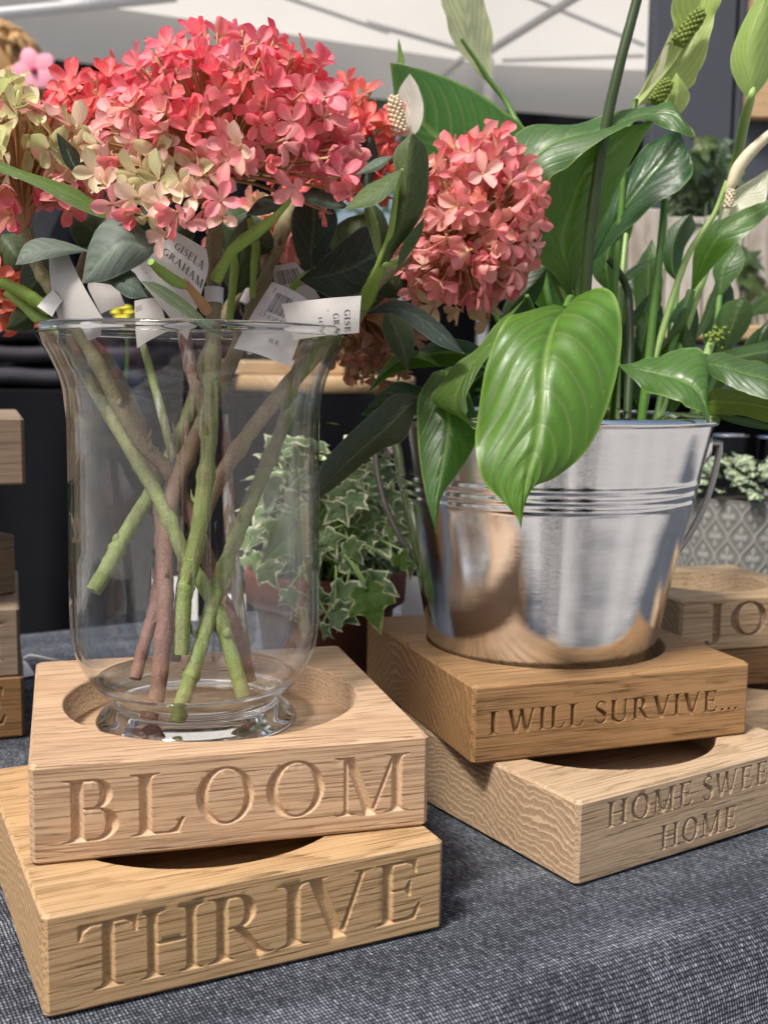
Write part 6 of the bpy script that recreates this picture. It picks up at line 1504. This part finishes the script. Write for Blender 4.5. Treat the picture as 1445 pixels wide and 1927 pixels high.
# ------------------------------------------------------------------ person seen from behind with a flower in curly hair
hp = P(2, 150, 2.35)
hx_, hy_, hz_ = hp
per = thing('person', 'person with curly ginger hair and a pink flower clip behind the stall', 'person', (hx_, hy_ + .02, -.76))
def skin_body(hx_, hy_, hz_):
    J = {}; E = []; 
    def v(n, p, r): J[n] = (Vector(p), r)
    gz = -.76; x, y = hx_, hy_ + .02; ht = hz_ + .10 - gz; s = ht / 1.68
    def q(dx, dy, h): return (x + dx * s, y + dy * s, gz + h * s)
    v('pelvis', q(0, 0, .92), .15 * s); v('waist', q(0, 0, 1.06), .125 * s); v('chest', q(0, 0, 1.26), .145 * s); v('neck0', q(0, 0, 1.42), .06 * s); v('neck1', q(0, 0, 1.48), .052 * s); v('head', q(0, -.01, 1.56), .085 * s); v('crown', q(0, -.01, 1.62), .075 * s)
    ed = [('pelvis', 'waist'), ('waist', 'chest'), ('chest', 'neck0'), ('neck0', 'neck1'), ('neck1', 'head'), ('head', 'crown')]
    for sd, m_ in (('l', -1), ('r', 1)):
        v('sh' + sd, q(.17 * m_, 0, 1.38), .055 * s); v('el' + sd, q(.21 * m_, .03, 1.10), .042 * s); v('wr' + sd, q(.22 * m_, -.03, .86), .027 * s); v('pa' + sd, q(.222 * m_, -.045, .80), .03 * s)
        v('hip' + sd, q(.09 * m_, 0, .84), .09 * s); v('kn' + sd, q(.10 * m_, -.01, .48), .058 * s); v('an' + sd, q(.10 * m_, .01, .09), .04 * s); v('to' + sd, q(.11 * m_, -.13, .04), .035 * s)
        ed += [('chest', 'sh' + sd), ('sh' + sd, 'el' + sd), ('el' + sd, 'wr' + sd), ('wr' + sd, 'pa' + sd), ('pelvis', 'hip' + sd), ('hip' + sd, 'kn' + sd), ('kn' + sd, 'an' + sd), ('an' + sd, 'to' + sd)]
        for k_, (dx, dy, L) in enumerate([(-.0, -.035, .075), (0, -.012, .085), (0, .010, .080), (0, .03, .065), (-.03 * m_, -.05, .05)]):
            v('fa%d' % k_ + sd, q(.222 * m_ + dx * .6, -.045 + dy, .80 - .035), .0095 * s); v('fb%d' % k_ + sd, q(.222 * m_ + dx * 1.2 - .012 * m_, -.045 + dy, .80 - .035 - L), .0075 * s)
            ed += [('pa' + sd, 'fa%d' % k_ + sd), ('fa%d' % k_ + sd, 'fb%d' % k_ + sd)]
    names = list(J); me = bpy.data.meshes.new('body'); me.from_pydata([J[n][0] for n in names], [(names.index(a), names.index(b)) for a, b in ed], [])
    o = bpy.data.objects.new('body', me); C.objects.link(o)
    md = o.modifiers.new('skin', 'SKIN')
    for i, n in enumerate(names): me.skin_vertices[0].data[i].radius = (J[n][1], J[n][1]) if True else None
    me.skin_vertices[0].data[0].use_root = True
    sb = o.modifiers.new('sub', 'SUBSURF'); sb.levels = 2; sb.render_levels = 2
    return o
skin = simple_mat('skin', (.55, .33, .24), .55, var=.05); dress = simple_mat('dark_dress', (.02, .022, .03), .85, var=.2)
def body_mat(hx_, hz_):
    m, nt, out = new_mat('body'); k = NT(nt); sep = k.n('SeparateXYZ'); k.l(k.n('TexCoord').outputs['Object'], sep.inputs[0])
    hand = k.math('MULTIPLY', k.math('GREATER_THAN', k.math('ABSOLUTE', k.math('SUBTRACT', sep.outputs[0], hx_)), .165), k.math('LESS_THAN', sep.outputs[2], .10))
    neck = k.math('GREATER_THAN', sep.outputs[2], hz_ - .14)
    c = k.mix(k.math('MAXIMUM', hand, neck), (.02, .022, .03), (.5, .3, .2))
    k.principled(out, **{'Base Color': c, 'Roughness': .85}); return m
try:
    bo = skin_body(hx_, hy_, hz_); bo.data.materials.append(body_mat(hx_, hz_)); bo.parent = per; bo.location = -per.location
except Exception as e: print('body', e)
M['hair'] = simple_mat('hair', (.46, .27, .11), .55, var=.45, scale=55, bump=.4)
b = MB()
v, f, uv = lathe_data([(.118 * math.sin(t_), .125 * -math.cos(t_)) for t_ in np.linspace(.03, 3.11, 22)], 32, (hx_ - .03, hy_, hz_ - .02)); v = np.array(v) + nrnd.normal(size=(len(v), 3)) * .003; b.add(v, f)
for i in range(150):                                     # curls
    a_ = rnd.uniform(0, 2 * math.pi); el = rnd.uniform(-1.0, 1.45)
    o = np.array([math.cos(a_) * math.cos(el), math.sin(a_) * math.cos(el), math.sin(el)])
    c = np.array([hx_ - .03, hy_, hz_ - .02]) + o * np.array([.118, .118, .124])
    t1 = np.cross(o, [0, 0, 1.0]); t1 /= np.linalg.norm(t1) + 1e-9; t2 = np.cross(o, t1); r_ = rnd.uniform(.012, .024); ph = rnd.uniform(0, 6)
    pts = [c + o * (.004 + .010 * math.sin(k_ * .5)) + t1 * (r_ * math.cos(k_ * .75 + ph)) + t2 * (r_ * math.sin(k_ * .75 + ph) + .004 * k_ - .012) for k_ in range(9)]
    b.add(*tube_data(pts, [.002, .0065, .007, .006, .002], 20, 6, .08, True, i))
b.build('hair', M['hair'], per)
M['clip_pink'] = simple_mat('clip_pink', (.80, .33, .42), .5, var=.12, scale=60); M['clip_red'] = simple_mat('clip_red', (.45, .02, .09), .5)
def clip_flower(label, px, py, s, d):
    c = P(px, py, d); t = thing('flower_clip', label, 'hair clip', c, 0, 'flowers in the curly hair')
    for k_ in range(5):
        a_ = k_ * 2 * math.pi / 5 + .35; V = []; UV = []
        for j in range(7):
            v_ = j / 6; w = math.sin(math.pi * (v_ * .82 + .10)) ** .8 * .42
            for i in range(5):
                u = i / 4 * 2 - 1; x, y = u * w * s, v_ * s; V.append((c[0] + x * math.cos(a_) - y * math.sin(a_), c[1] - .006 - .3 * s * v_ * (1 - v_) + .1 * s * u * u * w, c[2] + x * math.sin(a_) + y * math.cos(a_)))
        q = MB(); q.add(V, grid_faces(7, 5)); q.build('petal', M['clip_pink'], t)
    q = MB(); q.add(*lathe_data([(s * .16 * math.sin(x), s * .16 * math.cos(x)) for x in np.linspace(.05, 3.09, 8)], 12, c + np.array([0, -.010, 0]))); q.build('flower_centre', M['clip_red'], t)
clip_flower('pink five petalled flower clip with red centre in the curly hair', 66, 134, .045, 2.21)
clip_flower('smaller pink flower clip beside the red centred one in the curly hair', 105, 153, .024, 2.22)

# the photographer who stands in front of the stall and shows in the bucket's curved steel
ph = thing('person', 'photographer in dark clothes standing in front of the stall', 'person', (.06, -.62, -.76))
b2 = skin_body(.06, -.64, .80); b2.data.materials.append(body_mat(.06, .80)); b2.parent = ph; b2.location = -ph.location
ph = thing('person', 'companion in dark clothes standing beside the photographer', 'person', (.62, -.82, -.76))  # extra figure out of view, added to put a dark band in the steel
b2 = skin_body(.62, -.84, .74); b2.data.materials.append(body_mat(.62, .74)); b2.parent = ph; b2.location = -ph.location
